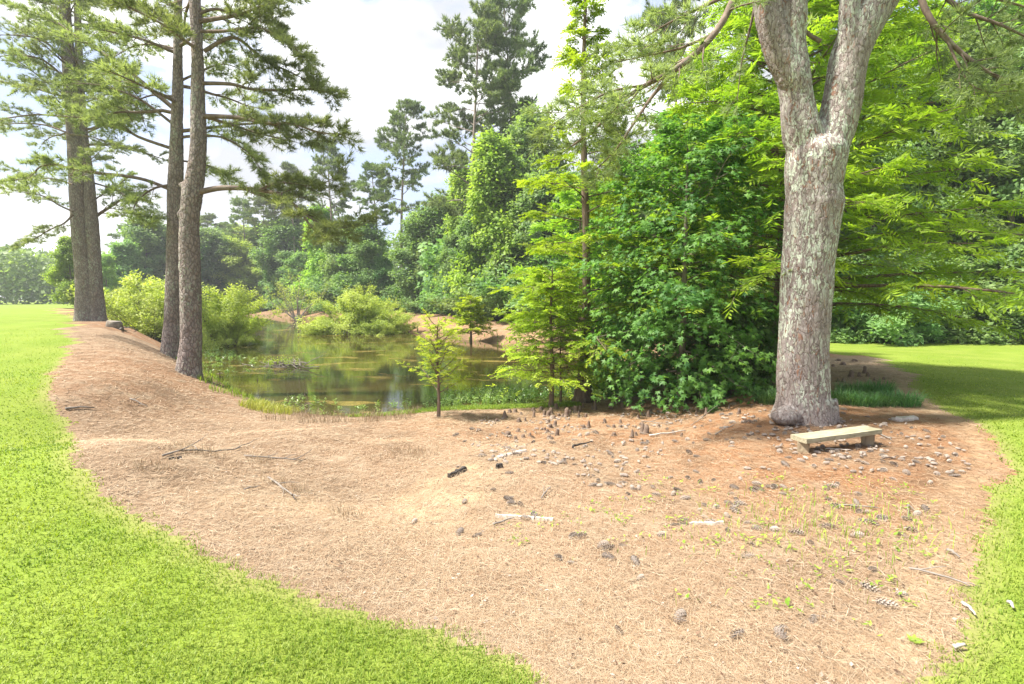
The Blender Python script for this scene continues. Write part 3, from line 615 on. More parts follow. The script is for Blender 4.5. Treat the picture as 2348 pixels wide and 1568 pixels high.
a, b3_ = bank_pine(13, 200, 733, [(199, 722, 23), (196, 670, 18.5), (191, 600, 17.5), (185, 540, 17), (182, 500, 17), (177, 400, 16), (170, 273, 15.5), (160, 170, 13), (152, 68, 11), (146, -40, 9)],
    'thick left-hand pine of the twin at the lawn edge',
    [(z1([(430, 400), (300, 280), (150, 240), (-80, 235)], Y3, Y3-.8), .06, 14, 1.0), (z1([(460, 550), (300, 410), (120, 370), (-80, 390)], Y3, Y3-1.5), .06, 15, 1.0), (z1([(460, 790), (250, 770), (0, 800), (-150, 820)], Y3, Y3-1), .05, 15, 1.0),
     (z1([(470, 900), (300, 840), (100, 830), (-120, 850)], Y3, Y3+1), .05, 14, 1.0), (z1([(490, 1420), (400, 1380), (300, 1320), (150, 1290), (-60, 1250)], Y3, Y3-.5), .05, 15, .9), (z1([(490, 1440), (430, 1500), (330, 1545), (240, 1600), (150, 1640)], Y3, Y3-.6), .045, 15, .8),
     (z1([(490, 1240), (350, 1200), (200, 1190), (30, 1110)], Y3, Y3+1), .04, 13, .9), (z1([(460, 900), (620, 920), (720, 960), (850, 1000)], Y3, Y3-1.5), .045, 13, .8), (z1([(480, 1180), (600, 1080), (680, 1010)], Y3, Y3-2), .04, 12, .8), (z1([(440, 640), (360, 560), (250, 560), (170, 600)], Y3, Y3-2), .04, 13, .9),
     (z1([(440, 640), (540, 640), (640, 660), (720, 720)], Y3, Y3-2), .04, 13, .9)],
    18, 8.5, 19, 3.8, (-.3, 0), 180)
a, b4_ = bank_pine(14, 224, 735, [(221, 722, 19), (218, 650, 14), (214, 560, 13), (210, 510, 13), (206, 450, 11.5), (202, 390, 9.5), (192, 310, 8), (186, 220, 7.5), (180, 100, 7), (176, -40, 6)],
    'slimmer right-hand pine of the twin, fused low against its thicker neighbour',
    [(z1([(625, 1500), (650, 1450), (740, 1390), (820, 1340), (900, 1320), (1010, 1360)], Y4, Y4+.6), .09, 13, .9), (z1([(600, 1400), (640, 1340), (700, 1300), (800, 1240), (860, 1180)], Y4, Y4+1), .05, 13, .9), (z1([(590, 1220), (700, 1250), (820, 1300), (950, 1400), (1050, 1450)], Y4, Y4-1), .05, 15, .9),
     (z1([(560, 900), (660, 860), (760, 800), (850, 740)], Y4, Y4+1), .045, 13, .9), (z1([(540, 700), (700, 640), (840, 560)], Y4, Y4+.5), .04, 12, .9)],
    17, 9, 14, 3.4, (.4, .3), 220)

# ------------------------------------------------------------------ cypresses
def cypress(seed, base, top, rad, label, Lb, n_br, z0, matn, zfrac=None, lean=(0, 0), n_sub=11, sub=.55, n_tw=5, tw=.26, pairs=8, ll=.075, wd=.014, rise=.15, droop=-.25, group=None, bark='bark_cypress', azr=None, shape=.85, bell=1.6, name='cypress_tree', wood_tw=.003, fill=0):
    T = Tree(seed); rng = T.rng; b = np.asarray(base, float); ht = top-b[2]
    tp = np.array([b+np.array([lean[0]*k+.03*ht*.2*math.sin(k*7), lean[1]*k, ht*k-.05]) for k in np.linspace(0, 1, 9)])
    trunk_tube(T, tp, np.array([rad*bell, rad*1.12]+list(np.linspace(rad, .012, 11))), 12, .03, seed)
    for i in range(fill):
        f_ = rng.uniform(0, 1)**1.1; a_ = rng.uniform(0, 2*PI); r_ = (Lb*max(1-shape*f_, .1)+.1)*math.sqrt(rng.uniform(.08, 1)); z = z0+(top-z0)*f_-.12*r_+rise*r_*.6; d_ = nrm(np.array([math.cos(a_), math.sin(a_), -.25+rng.normal(0, .2)])+rng.normal(0, .3, 3)); k = (z-b[2])/ht
        T.twig(b+np.array([lean[0]*k+r_*math.cos(a_), lean[1]*k+r_*math.sin(a_), z-b[2]]), d_, tw*rng.uniform(.8, 1.3))
    for i in range(n_br):
        fr_ = (i+rng.uniform(0, .9))/n_br; z = z0+(top-z0-.1)*fr_; k = (z-b[2])/ht; c = b+np.array([lean[0]*k, lean[1]*k, z-b[2]])
        az = i*2.399+rng.normal(0, .25)
        if azr is not None: az = rng.uniform(*azr)
        Ln = Lb*max(1-shape*fr_, .1)*rng.uniform(.72, 1.12)+.12
        q = min(1.0, .3+Ln/Lb)
        T.dress(path_from(c, (math.cos(az), math.sin(az), rise+.35*fr_), Ln, 7, rng, .05, droop), max(.012, rad*.22*(1-.6*fr_)), max(4, int(n_sub*q)), sub*q, .18, 58, .10, n_tw, tw, 5, -.25)
    T.twig_wood(wood_tw)
    return finish(T, name, b, label, 'tree', cypress_sprays(T, pairs, ll, wd), matn, bark, group)
bD = on_ground(1335, 921)
cypress(21, bD, 10.5, .115, 'tall slender cypress with flared dark base standing at the pond edge', 2.5, 58, .5, 'cypress', n_sub=11, sub=.65, tw=.27, shape=1.25, bell=2.4, bark='bark_cypress', ll=.12, wd=.033)
bF = on_ground(1263, 933)
cypress(22, bF, CAM_Z+bF[1]*(683-610)/FPX, .055, 'young lime green cypress in front of the tall slender cypress trunk', 1.25, 44, bF[2]+.55, 'cypress_lime', n_sub=10, sub=.42, tw=.22, shape=.75, pairs=6, ll=.095, wd=.026, n_tw=5, fill=260)
bG = on_ground(1005, 957)
cypress(23, bG, CAM_Z+bG[1]*(683-738)/FPX, .033, 'small sparse yellow-green cypress sapling alone on the near shore', .72, 26, bG[2]+.45, 'cypress_lime', n_sub=7, sub=.17, tw=.14, shape=.7, pairs=7, ll=.07, wd=.015, rise=.55, droop=.15, n_tw=3, wood_tw=.002, bell=1.25)
bH = P(1079, 786, 29.0); bH[2] = WL-.2
cypress(24, bH, CAM_Z+29*(683-683)/FPX, .07, 'small bright cypress standing in the water before the far bank', 1.25, 30, WL+.45, 'cypress_lime', n_sub=7, sub=.35, tw=.28, shape=.72, pairs=6, ll=.16, wd=.06, rise=.25, n_tw=4, bell=1.6)
bS = bD+np.array([-.55, -.15, 0]); bS[2] = G(bS[0], bS[1])
cypress(25, bS, bS[2]+1.9, .028, 'thin dark cypress stem between the young and the tall cypress', .5, 12, bS[2]+.9, 'cypress', n_sub=5, sub=.25, tw=.2, shape=.6, n_tw=4)
bI = on_ground(1786, 868)
cypress(26, bI, 9.3, .26, 'broad deep green cypress spreading behind the forked pine', 4.9, 84, 1.5, 'cypress_deep', n_sub=14, sub=1.0, n_tw=7, tw=.38, shape=.74, pairs=7, ll=.14, wd=.034, fill=1500, rise=.22, droop=-.38, bell=1.9)
# second, lighter cypress further back on the right of the pond
bJ = np.array([6.5, 17.5, 0]); bJ[2] = G(6.5, 17.5)
cypress(27, bJ, 8.6, .17, 'light green cypress further back between the sweetgum and the forked pine', 3.4, 44, 1.0, 'cypress', n_sub=12, sub=.9, n_tw=5, tw=.36, shape=.65, pairs=6, ll=.17, wd=.055, rise=.2, droop=-.3)
bK = np.array([3.4, 25.5, 0]); bK[2] = G(3.4, 25.5)
cypress(28, bK, 7.6, .15, 'bright cypress on the far right shore behind the slender cypress', 3.2, 40, .4, 'cypress', n_sub=11, sub=.85, n_tw=5, tw=.4, shape=.7, pairs=5, ll=.22, wd=.08, rise=.2, droop=-.3)

# ------------------------------------------------------------------ sweetgums with star leaves
def sweetgum(seed, base, top, rad, label, Lb, n_br, z0, per=7, size=.125, lean=(0, 0), prof=None, name='sweetgum_tree', n_sub=9, sub=.6):
    T = Tree(seed); rng = T.rng; b = np.asarray(base, float); ht = top-b[2]
    tp = np.array([b+np.array([lean[0]*k, lean[1]*k, ht*k-.05]) for k in np.linspace(0, 1, 8)])
    trunk_tube(T, tp, [rad*1.35]+list(np.linspace(rad, .012, 9)), 10, .03, seed)
    for i in range(n_br):
        fr_ = (i+rng.uniform(0, .9))/n_br; z = z0+(top-z0)*fr_; k = (z-b[2])/ht; c = b+np.array([lean[0]*k, lean[1]*k, z-b[2]]); az = i*2.399+rng.normal(0, .3)
        Ln = Lb*np.interp(fr_, *(prof or ([0, .15, .5, .8, 1], [.8, 1, .95, .6, .15])))*rng.uniform(.75, 1.12)
        T.dress(path_from(c, (math.cos(az), math.sin(az), -.12+1.0*fr_), Ln, 6, rng, .09, -.35+.35*fr_), max(.01, rad*.28*(1-.6*fr_)), n_sub, sub*min(1, .35+Ln/Lb), .15, 50, .3, 5, .22, 4, -.1)
    nf = int(n_br*26); fr_ = rng.uniform(0, 1, nf)**1.15; rad_ = Lb*np.interp(fr_, *(prof or ([0, .15, .5, .8, 1], [.8, 1, .95, .6, .15])))*np.sqrt(rng.uniform(.12, 1.05, nf)); az_ = rng.uniform(0, 2*PI, nf)
    for f_, r_, a_ in zip(fr_, rad_, az_): T.twig(b+np.array([lean[0]*f_+r_*math.cos(a_), lean[1]*f_+r_*math.sin(a_), (z0-b[2])*.45+(top-b[2]-(z0-b[2])*.45)*f_+.0]), nrm(np.array([math.cos(a_), math.sin(a_), rng.normal(0, .4)])), .2)
    T.twig_wood(.003)
    return finish(T, name, b, label, 'tree', leaves(T, per, size, .9, .05, 'star', .5, .55, (b[0], b[1], b[2]+ht*.4)), 'sweetgum', 'bark', 'star-leaved sweetgums by the shore')
bE = on_ground(1560, 927)
sweetgum(31, bE, CAM_Z+bE[1]*(683-345)/FPX, .085, 'dense dark green star-leaved sweetgum right of the slender cypress', 1.95, 44, bE[2]+.55, 5, .125, prof=([0, .12, .5, .82, 1], [.85, 1, 1, .8, .35]))
bE2 = on_ground(1672, 905)
sweetgum(32, bE2, CAM_Z+bE2[1]*(683-735)/FPX, .035, 'low bushy sweetgum sprawling towards the forked pine trunk', 1.15, 22, bE2[2]+.3, 5, .115, prof=([0, .4, 1], [1, 1, .5]), name='sweetgum_shrub')
bE3 = on_ground(1480, 905)+np.array([0, .3, 0])
sweetgum(33, bE3, CAM_Z+bE3[1]*(683-640)/FPX, .04, 'small sweetgum leaning out over the pond edge', 1.25, 20, bE3[2]+.5, 5, .12, prof=([0, .4, 1], [.9, 1, .4]), lean=(-.3, 0))

# ------------------------------------------------------------------ background prototypes
def proto_broad(seed, h, spread, n_br, per, size, z0=.14, rise=.25, n_sub=9, n_tw=4, tw=.5, prof=None, ratio=.62):
    T = Tree(seed); rng = T.rng; tp = np.array([(math.sin(k*5+seed)*.02*h, math.cos(k*4+seed)*.02*h, h*.93*k-.3) for k in np.linspace(0, 1, 7)])
    pth = trunk_tube(T, tp, np.linspace(h*.017, .03, 8), 7, .03, seed)
    for i in range(n_br):
        fr_ = (i+rng.uniform(0, .9))/n_br; z = h*(z0+(.92-z0)*fr_); c = pth[np.argmin(abs(pth[:, 2]-z))]; az = i*2.399+rng.normal(0, .4)
        Ln = spread*np.interp(fr_, *(prof or ([0, .2, .55, .85, 1], [.75, 1, .92, .55, .25])))*rng.uniform(.6, 1.2)
        T.dress(path_from(c, (math.cos(az), math.sin(az), rise+.9*fr_), Ln, 6, rng, .14, -.2), max(.02, h*.0055*(1-.6*fr_)), n_sub, spread*.33, .2, 50, .4, n_tw, tw, 4, -.1, min_r=.012)
    return T.wood, leaves(T, per, size, ratio, size*.8, 'leaf', .6, .75, (0, 0, h*.4))
def proto_pine(seed, h, spread, n_br, z0, per=3, K=9, nl=.34, wd=.03, curve=.03):
    T = Tree(seed); rng = T.rng; tp = np.array([(math.sin(k*3+seed)*curve*h*k, math.cos(k*2.6+seed)*curve*h*k, h*.98*k-.3) for k in np.linspace(0, 1, 8)])-np.array([0, 0, 0])
    tp = tp-np.array([tp[0][0], tp[0][1], 0]); pth = trunk_tube(T, tp, np.linspace(h*.0115, .04, 8), 8, .02, seed)
    for i in range(n_br):
        fr_ = (i+rng.uniform(0, .9))/n_br; z = h*(z0+(.97-z0)*fr_**.85); c = pth[np.argmin(abs(pth[:, 2]-z))]; az = i*2.399+rng.normal(0, .5)
        Ln = spread*np.interp(fr_, [0, .25, .6, .85, 1], [.7, 1, .9, .6, .25])*rng.uniform(.5, 1.2)
        T.dress(path_from(c, (math.cos(az), math.sin(az), .1+.75*fr_), Ln, 7, rng, .12, -.05), max(.02, h*.003*(1-.6*fr_)), 8, spread*.3, .35, 50, .4, 4, .45, 4, .1, min_r=.015)
    return T.wood, pine_tufts(T, per, K, nl, wd, .3, .35, .95)
def proto_bush(seed, h, spread, n_br, per, size, ratio=.45, n_sub=8):
    T = Tree(seed); rng = T.rng
    for i in range(n_br):
        az = i*2.399+rng.normal(0, .3); e = rng.uniform(.05, 1); el = R(12+72*e); Ln = (spread*math.cos(el)+h*math.sin(el))*rng.uniform(.75, 1.02)
        T.dress(path_from((rng.normal(0, .12*spread), rng.normal(0, .12*spread), -.1), (math.cos(az)*math.cos(el), math.sin(az)*math.cos(el), math.sin(el)), Ln, 6, rng, .10, -.25+.25*(el > 1)), .022, n_sub, h*.24, .15, 45, .45, 5, .26, 4, .25)
    return T.wood, leaves(T, per, size, ratio, size*.8, 'leaf', .7, .8, (0, 0, h*.2))
PROTO = {}
def reg(k, wl, wm, lm):
    wme = wl[0].mesh(k+'_wood', True); wme.materials.append(M[wm]); lme = wl[1].mesh(k+'_leaves'); lme.materials.append(M[lm]); PROTO[k] = (wme, lme)
reg('oak', proto_broad(41, 10, 3.2, 34, 16, .30), 'bark', 'broad')
reg('oak2', proto_broad(42, 10, 2.7, 36, 16, .28, prof=([0, .3, .6, 1], [.9, 1, .7, .2])), 'bark', 'broad')
reg('elm', proto_broad(43, 10, 3.0, 32, 13, .28, z0=.16, rise=.4), 'bark', 'broad')
reg('gum', proto_broad(44, 10, 2.6, 34, 15, .27, z0=.06, prof=([0, .2, .6, 1], [1, 1, .7, .15])), 'bark', 'broad_light')
reg('maple', proto_broad(45, 10, 3.2, 32, 15, .28, z0=.15), 'bark', 'broad_yellow')
reg('near_oak', proto_broad(46, 12, 3.4, 36, 16, .22, z0=.1, n_tw=5), 'bark', 'broad')
reg('near_gum', proto_broad(47, 12, 3.0, 36, 16, .21, z0=.06, n_tw=5), 'bark', 'broad_light')
reg('pine_a', proto_pine(51, 20, 3.4, 34, .48), 'bark_far_pine', 'pine_needle_far')
reg('pine_b', proto_pine(52, 20, 3.0, 30, .58), 'bark_far_pine', 'pine_needle_far')
reg('pine_c', proto_pine(53, 20, 4.0, 44, .34, 3, 10), 'bark_far_pine', 'pine_needle_far')
reg('bush_a', proto_bush(61, 2.8, 2.0, 34, 14, .13), 'twig_brown', 'bush')
reg('bush_b', proto_bush(62, 2.4, 2.2, 34, 14, .13), 'twig_brown', 'bush')
reg('understory', proto_bush(63, 3.0, 1.8, 30, 14, .2, .5), 'twig_brown', 'broad')
PH = {'oak': 10, 'oak2': 10, 'elm': 10, 'gum': 10, 'maple': 10, 'near_oak': 12, 'near_gum': 12, 'pine_a': 20, 'pine_b': 20, 'pine_c': 20, 'bush_a': 2.8, 'bush_b': 2.4, 'understory': 3.0}
rr = np.random.default_rng(77)
def plant(k, u, Y, vtop, label, name='broadleaf_tree', cat='tree', group='trees around the far side of the pond', wide=1.0, zbase=None, x=None):
    X = P(u, 683, Y)[0] if x is None else x
    if zbase is None and 'bush' not in k:
        for _ in range(40):
            if sdf_poly([X], [Y], POND)[0] > (5.5 if k != 'understory' else 6.5) or Y < 30: break
            Y += 1.0; X = P(u, 683, Y)[0]
    zb = G(X, Y) if zbase is None else zbase
    h = (CAM_Z+Y*(683-vtop)/FPX)-zb; s = h/PH[k]*1.02
    o = thing(name, (X, Y, zb), label, cat, group, rr.uniform(0, 2*PI)); o.scale = (s*wide, s*wide, s)
    link('trunk' if 'bush' not in k and k != 'understory' else 'stems', PROTO[k][0], None, o); link('crown', PROTO[k][1], None, o); return o
# far left beyond the lawn and the road
g = 'hazy tree line beyond the lawn'
for k, u, Y, vt, lb in [('oak', -60, 160, 600, 'hazy rounded tree cut off at the far left beyond the lawn'), ('pine_c', -5, 172, 606, 'hazy pine behind the leftmost round tree across the lawn'), ('oak2', 12, 156, 612, 'hazy broad tree at the left frame edge across the lawn'),
                        ('pine_c', 45, 168, 594, 'tallest hazy crown in the far left tree line'), ('oak', 72, 158, 615, 'hazy dark tree in the middle of the far left tree line'), ('elm', 102, 162, 618, 'hazy tree left of the little roof across the lawn'),
                        ('oak2', 128, 165, 622, 'pale hazy tree behind the little roof across the lawn'), ('elm', 165, 160, 620, 'hazy tree just left of the twin pine trunks, across the lawn'), ('oak', 205, 170, 615, 'hazy tree hidden behind the twin pine trunks across the lawn')]:
    plant(k, u, Y, vt, lb, 'pine_tree' if 'pine' in k else 'broadleaf_tree', group=g, wide=1.25)
# behind the left bank
for k, u, Y, vt, lb, wd in [('gum', 168, 40, 545, 'bright yellow-green tree left of the twin pine trunks', 1.0), ('gum', 248, 41, 585, 'bright green tree just right of the twin pine trunks', .9), ('oak2', 292, 60, 560, 'medium green tree right of the twin pines, above the yellow bushes', 1.2),
                        ('oak', 340, 66, 512, 'tall dense green tree left of the straight dark bank pine', 1.1), ('elm', 385, 62, 560, 'green tree seen right behind the straight dark bank pine', 1.2), ('pine_c', 305, 95, 520, 'distant feathery pine top left of the bank pines', 1.2),
                        ('oak2', 435, 80, 525, 'green tree hidden behind the crooked bank pine trunk', 1.2), ('pine_b', 482, 100, 500, 'distant round-topped pine right of the crooked bank pine', 1.4), ('pine_b', 530, 105, 522, 'lower distant pine beside the round-topped pine', 1.4),
                        ('oak', 480, 84, 535, 'grey-green tree right of the crooked bank pine', 1.2), ('elm', 515, 92, 540, 'dark tree behind the yellow-green tree on the far bank', 1.3), ('maple', 548, 78, 558, 'yellow-green tree on the far bank of the pond', 1.1),
                        ('maple', 600, 76, 590, 'light green spreading tree with visible trunk on the far bank', 1.0)]:
    plant(k, u, Y, vt, lb, 'pine_tree' if 'pine' in k else 'broadleaf_tree', wide=wd)
# far bank, centre
for k, u, Y, vt, lb, wd in [('pine_b', 605, 82, 440, 'distant pine above the yellow-green tree, left of its twin', .85), ('pine_b', 640, 80, 425, 'distant pine with thin trunk above the grey shrub', .85), ('pine_b', 676, 62, 395, 'pine with straight pale trunk behind the grey dead shrub', .8),
                        ('pine_a', 770, 58, 345, 'airy pine left of the pair of tall thin trunks', .95), ('pine_b', 868, 52, 395, 'thin bare-trunked pine left of the leaning tall pine', 1.0), ('pine_a', 925, 45, 262, 'tall leaning pine with small rounded top at the far bank', .85),
                        ('oak2', 640, 78, 575, 'dark green tree behind the grey dead shrub', 1.3), ('oak', 700, 70, 585, 'dark round tree on the far bank right of the grey shrub', 1.2), ('gum', 745, 56, 480, 'fresh green tree with pointed top on the far bank', .95), ('oak2', 690, 58, 600, 'shaded low tree at the far bank behind the water bush', 1.2),
                        ('oak', 795, 55, 530, 'dense green tree behind the central water bush', 1.0), ('elm', 838, 58, 520, 'dark tree between the airy pine and the thin bare trunk', 1.1), ('oak2', 880, 50, 590, 'dark green tree left of the leaning tall pine', 1.1),
                        ('elm', 965, 52, 500, 'tree with open crown right of the leaning tall pine', 1.1), ('oak', 985, 43, 560, 'dark rounded tree at the foot of the red bank', 1.0), ('oak2', 1045, 44, 545, 'dark green tree left of the tall pine pair', 1.0),
                        ('pine_c', 1085, 47, 92, 'broad tall pine, left of the two highest pines', .95), ('pine_a', 1168, 49, 48, 'highest slim pine, right of the broad tall pine', .8), ('elm', 1010, 56, 470, 'loose tree with bare crooked limbs left of the broad tall pine', 1.0),
                        ('oak', 1100, 42, 500, 'dark tree at the base of the two highest pines', .95), ('gum', 1135, 40, 330, 'pale leafy tree climbing in front of the two highest pines', .85), ('oak2', 1160, 41, 380, 'dark ivy-like column of leaves below the highest pine', .9),
                        ('elm', 1215, 44, 300, 'tall loose tree right of the highest pine', .75), ('oak', 1240, 38, 420, 'dark green tree behind the slender cypress', .9), ('oak2', 1150, 38, 590, 'shaded low tree left of the young cypress', 1.1), ('elm', 1290, 42, 420, 'tall tree seen through the slender cypress', .8),
                        ('pine_a', 1400, 44, 260, 'pine behind the sweetgum left of the grey pine trunk', .7), ('oak', 1360, 36, 420, 'dark tree behind the sweetgum and the slender cypress', .9), ('oak2', 1450, 38, 380, 'green tree hidden behind the sweetgum top', 1.0),
                        ('pine_a', 572, 88, 468, 'small distant pine right of the round-topped pines', 1.1), ('elm', 662, 74, 515, 'pale leafy tree behind the grey dead shrub', 1.1), ('gum', 700, 84, 505, 'fresh green tree left of the pointed green tree', .95), ('elm', 622, 92, 520, 'leafy tree above the trunk on the far bank', 1.1), ('maple', 570, 96, 530, 'pale tree rising behind the yellow-green far bank tree', 1.0), ('gum', 1065, 52, 400, 'light leafy tree under the broad tall pine', .8), ('pine_b', 1548, 33, -60, 'grey-trunked pine rising behind the sweetgum top', .6), ('elm', 1540, 40, 330, 'tree behind the grey-trunked pine', 1.0)]:
    plant(k, u, Y, vt, lb, 'pine_tree' if 'pine' in k else 'broadleaf_tree', wide=wd)
# right-hand tree line
g = 'tree line behind the right lawn'
for k, u, Y, vt, lb, wd in [('near_oak', 1640, 31, 330, 'shaded tree behind the right side of the sweetgum', .9), ('near_gum', 1720, 29, 330, 'light tree between sweetgum and forked pine, behind the lawn', 1.0), ('near_oak', 1790, 28, 220, 'dark tree hidden behind the forked pine trunk', 1.0),
                        ('near_gum', 1890, 29, 150, 'leafy tree behind the cypress, right of the forked pine', .9), ('near_oak', 1985, 27, 180, 'tree line oak behind the spreading cypress branches', .9), ('near_gum', 2070, 28, 60, 'tall light green tree above the cypress branches on the right', .8),
                        ('near_oak', 2150, 26, 130, 'dark tree in the right tree line left of the glossy one', .85), ('near_gum', 2230, 27, 40, 'tall fresh green tree near the right frame edge', .8), ('near_oak', 2310, 25, 110, 'dense dark tree at the right frame edge', .9), ('near_gum', 2420, 26, 60, 'tree cut by the right edge of the view', .85),
                        ('near_oak', 2530, 25, 90, 'tree just beyond the right edge of the view', .9)]:
    plant(k, u, Y, vt, lb, group=g, wide=wd)
g = 'shrubs under the right tree line'
for u, Y, vt, lb in [(1620, 27, 660, 'dark shrub behind the sweetgum foot, across the lawn'), (1725, 26.5, 640, 'shrub at the lawn edge left of the forked pine trunk'), (1930, 25.5, 650, 'shrub at the lawn edge right of the forked pine trunk'), (2010, 25, 630, 'shrub below the lowest cypress branches'), (2080, 24.5, 690, 'low shrub left of the dark stems at the lawn edge'),
                     (2175, 25.5, 600, 'shrub above the tangled stems at the lawn edge'), (2255, 24.5, 660, 'shrub among dark stems near the right frame edge'), (2335, 24, 610, 'glossy shrub at the right frame edge'), (2430, 24, 620, 'shrub beyond the right frame edge')]:
    plant('understory', u, Y, vt, lb, 'shrub', 'shrub', g, 1.15)
g = 'shrubs under the far bank trees'
for u, Y, vt, lb in [(400, 70, 640, 'dark shrub behind the straight bank pine foot'), (500, 82, 650, 'dark shrub under the yellow-green tree'), (570, 84, 655, 'shrub left of the far bank trunk'), (640, 80, 650, 'shrub right of the far bank trunk'), (720, 66, 640, 'dark shrub left of the central water bush'), (780, 60, 640, 'dark shrub behind the central water bush'),
                     (840, 54, 640, 'shrub left of the thin bare trunk foot'), (900, 50, 650, 'shrub at the foot of the leaning tall pine'), (965, 46, 650, 'shrub right of the leaning pine foot'), (1020, 45, 650, 'dark shrub above the red bank'), (1075, 43, 640, 'dark shrub behind the little cypress in the water'), (1130, 41, 640, 'dark shrub at the right end of the red bank'),
                     (1200, 38, 620, 'dark shrub behind the young cypress'), (1300, 35, 600, 'dark shrub behind the slender cypress trunk'), (1420, 33, 590, 'dark shrub behind the sweetgum'), (1520, 31, 600, 'dark shrub behind the sweetgum trunk')]:
    plant('understory', u, Y, vt, lb, 'shrub', 'shrub', g, 1.5)
# yellow-green bushes in and beside the water
g = 'yellow-green bushes at the water'
for k, u, Y, vt, lb, wd in [('bush_a', 290, 31, 678, 'yellow-green bush right of the twin pine foot', 1.15), ('bush_b', 355, 29, 658, 'tallest yellow-green bush left of the bank pine pair', 1.05), ('bush_a', 425, 31, 690, 'yellow-green bush hidden behind the bank pine pair', 1.2), ('bush_b', 485, 28, 672, 'yellow-green bush right of the crooked pine trunk', .95),
                        ('bush_a', 528, 27.5, 725, 'low yellow-green bush reaching over the water on the left', .85), ('bush_a', 805, 37, 672, 'rounded yellow-green bush standing in the middle of the pond', 1.15), ('bush_b', 735, 36.5, 730, 'low spreading bush at the left foot of the pond bush', 1.25), ('bush_b', 885, 37, 718, 'low green bush at the right foot of the pond bush', 1.5),
                        ('bush_a', 838, 38.5, 690, 'right shoulder of the pond bush, slightly lower', 1.1)]:
    plant(k, u, Y, vt, lb, 'shrub', 'shrub', g, wd, zbase=max(WL, G(P(u, 683, Y)[0], Y))-.05)
plant('understory', 880, 43, 655, 'dark leafy shrub behind the right side of the pond bush', 'shrub', 'shrub', None, 1.0)
plant('understory', 225, 30, 690, 'small dark shrub at the foot of the twin pines', 'shrub', 'shrub', None, 1.2)

# solid woods further back, a mass that cannot be counted
def woods(name, n, xr, yr, hmax, size, label, matn, k, zb=0.):
    x, y = rr.uniform(*xr, n), rr.uniform(*yr, n); top = hmax*(.45+1.0*n2d(x, y*.3, .12, 3, k)); z = zb+top*rr.uniform(0, 1, n)**.7; c = np.stack([x, y, z], 1)
    nv = nrm(rr.normal(0, .6, (n, 3))+np.array([0, -.3, .8])); dk = rr.normal(0, 1, (n, 3)); dk = nrm(dk-nv*(dk*nv).sum(1, keepdims=True)); mb = MB(); sz = size*rr.uniform(.6, 1.3, n)
    diamonds(mb, c, dk, np.cross(nv, dk), sz, sz*.65, clump_tint(c, rr, .35, .9)); return tag(link(name, mb.mesh(name), M[matn]), label, 'woods', kind='stuff')
woods('distant_woods', 30000, (-125, -8), (92, 106), 11.5, .95, 'distant mixed woods behind the far bank trees', 'broad', 401)
woods('inner_woods', 20000, (-9, 22), (50, 60), 9.5, .65, 'deep shaded woods behind the far right bank', 'broad', 402)
woods('lawn_woods', 22000, (9, 40), (31, 37), 11, .46, 'solid green woods behind the right lawn', 'broad', 403, -.3)
woods('horizon_woods', 12000, (-330, -95), (172, 186), 12, 1.3, 'far hazy woods across the left lawn', 'broad', 404)

# ------------------------------------------------------------------ smaller things
def at_water(u, v): 
    d = P(u, v, 1.0)-np.array([0, 0, CAM_Z]); t = (WL-CAM_Z)/d[2]; p = d*t; return np.array([p[0], p[1], WL])
rg = np.random.default_rng(301)
# the bench: a thick board on two timber blocks
la, lb_ = on_ground(1841, 1036), on_ground(1988, 1021)
mid = (la+lb_)/2; dv = lb_-la; Lg = np.linalg.norm(dv[:2]); ra = math.atan2(dv[1], dv[0])
bench = thing('bench', (mid[0], mid[1], min(la[2], lb_[2])), 'low weathered timber bench on two blocks in front of the forked pine', 'bench', rz=ra)
def board(name, c, sx, sy, sz, rz, matn, parent, seed):
    g = np.random.default_rng(seed); nx_, ny_ = max(2, int(sx/.035)), 4; mb = MB()
    def face(f, a, b):
        A, Bq = np.meshgrid(np.linspace(-.5, .5, a+1), np.linspace(-.5, .5, b+1)); v = f(A.ravel(), Bq.ravel()); i = (np.arange(b)[:, None]*(a+1)+np.arange(a)[None]).ravel()
        mb.add(v, None, np.stack([i, i+1, i+a+2, i+a+1], 1))
    def S(x, y, z): return np.stack([x*sx, y*sy, z*sz], 1)
    h = np.full_like
    nz = max(2, int(sz/.03))
    face(lambda a, b: S(a, b, h(a, .5)), nx_, ny_); face(lambda a, b: S(-a, b, h(a, -.5)), nx_, ny_)
    face(lambda a, b: S(a, h(a, -.5), b), nx_, nz); face(lambda a, b: S(-a, h(a, .5), b), nx_, nz)
    face(lambda a, b: S(h(a, .5), a, b), ny_, nz); face(lambda a, b: S(h(a, -.5), -a, b), ny_, nz)
    allv = np.concatenate(mb.v); big = 1.0
    off = np.stack([fbm(allv*np.array([6, 14, 14])+seed, 3, 5+i)-.5 for i in range(3)], 1)*np.array([.014, .012, .012])
    e = np.maximum(np.abs(allv[:, 1])/sy, np.abs(allv[:, 2])/sz); cor = ((np.abs(allv[:, 1]) > sy*.47) & (np.abs(allv[:, 2]) > sz*.47))
    allv = allv+off; allv[cor, 1] *= .985; allv[cor, 2] *= .97
    k = 0
    for i, a in enumerate(mb.v): mb.v[i] = allv[k:k+len(a)]; k += len(a)
    o = link(name, mb.mesh(name), M[matn], parent); o.location = c; o.rotation_euler = (0, 0, rz); return o
lh = .158
board('seat', (.0, 0, lh+.03), Lg*1.16, .23, .056, 0, 'bench_wood', bench, 3).rotation_euler = (0, R(-.6), 0)
for sgn, s in ((-1, 5), (1, 9)): board('leg', (sgn*Lg/2, 0, lh/2-.02), .125, .125, lh+.04, R(38 if sgn < 0 else 44), 'bench_leg', bench, s)

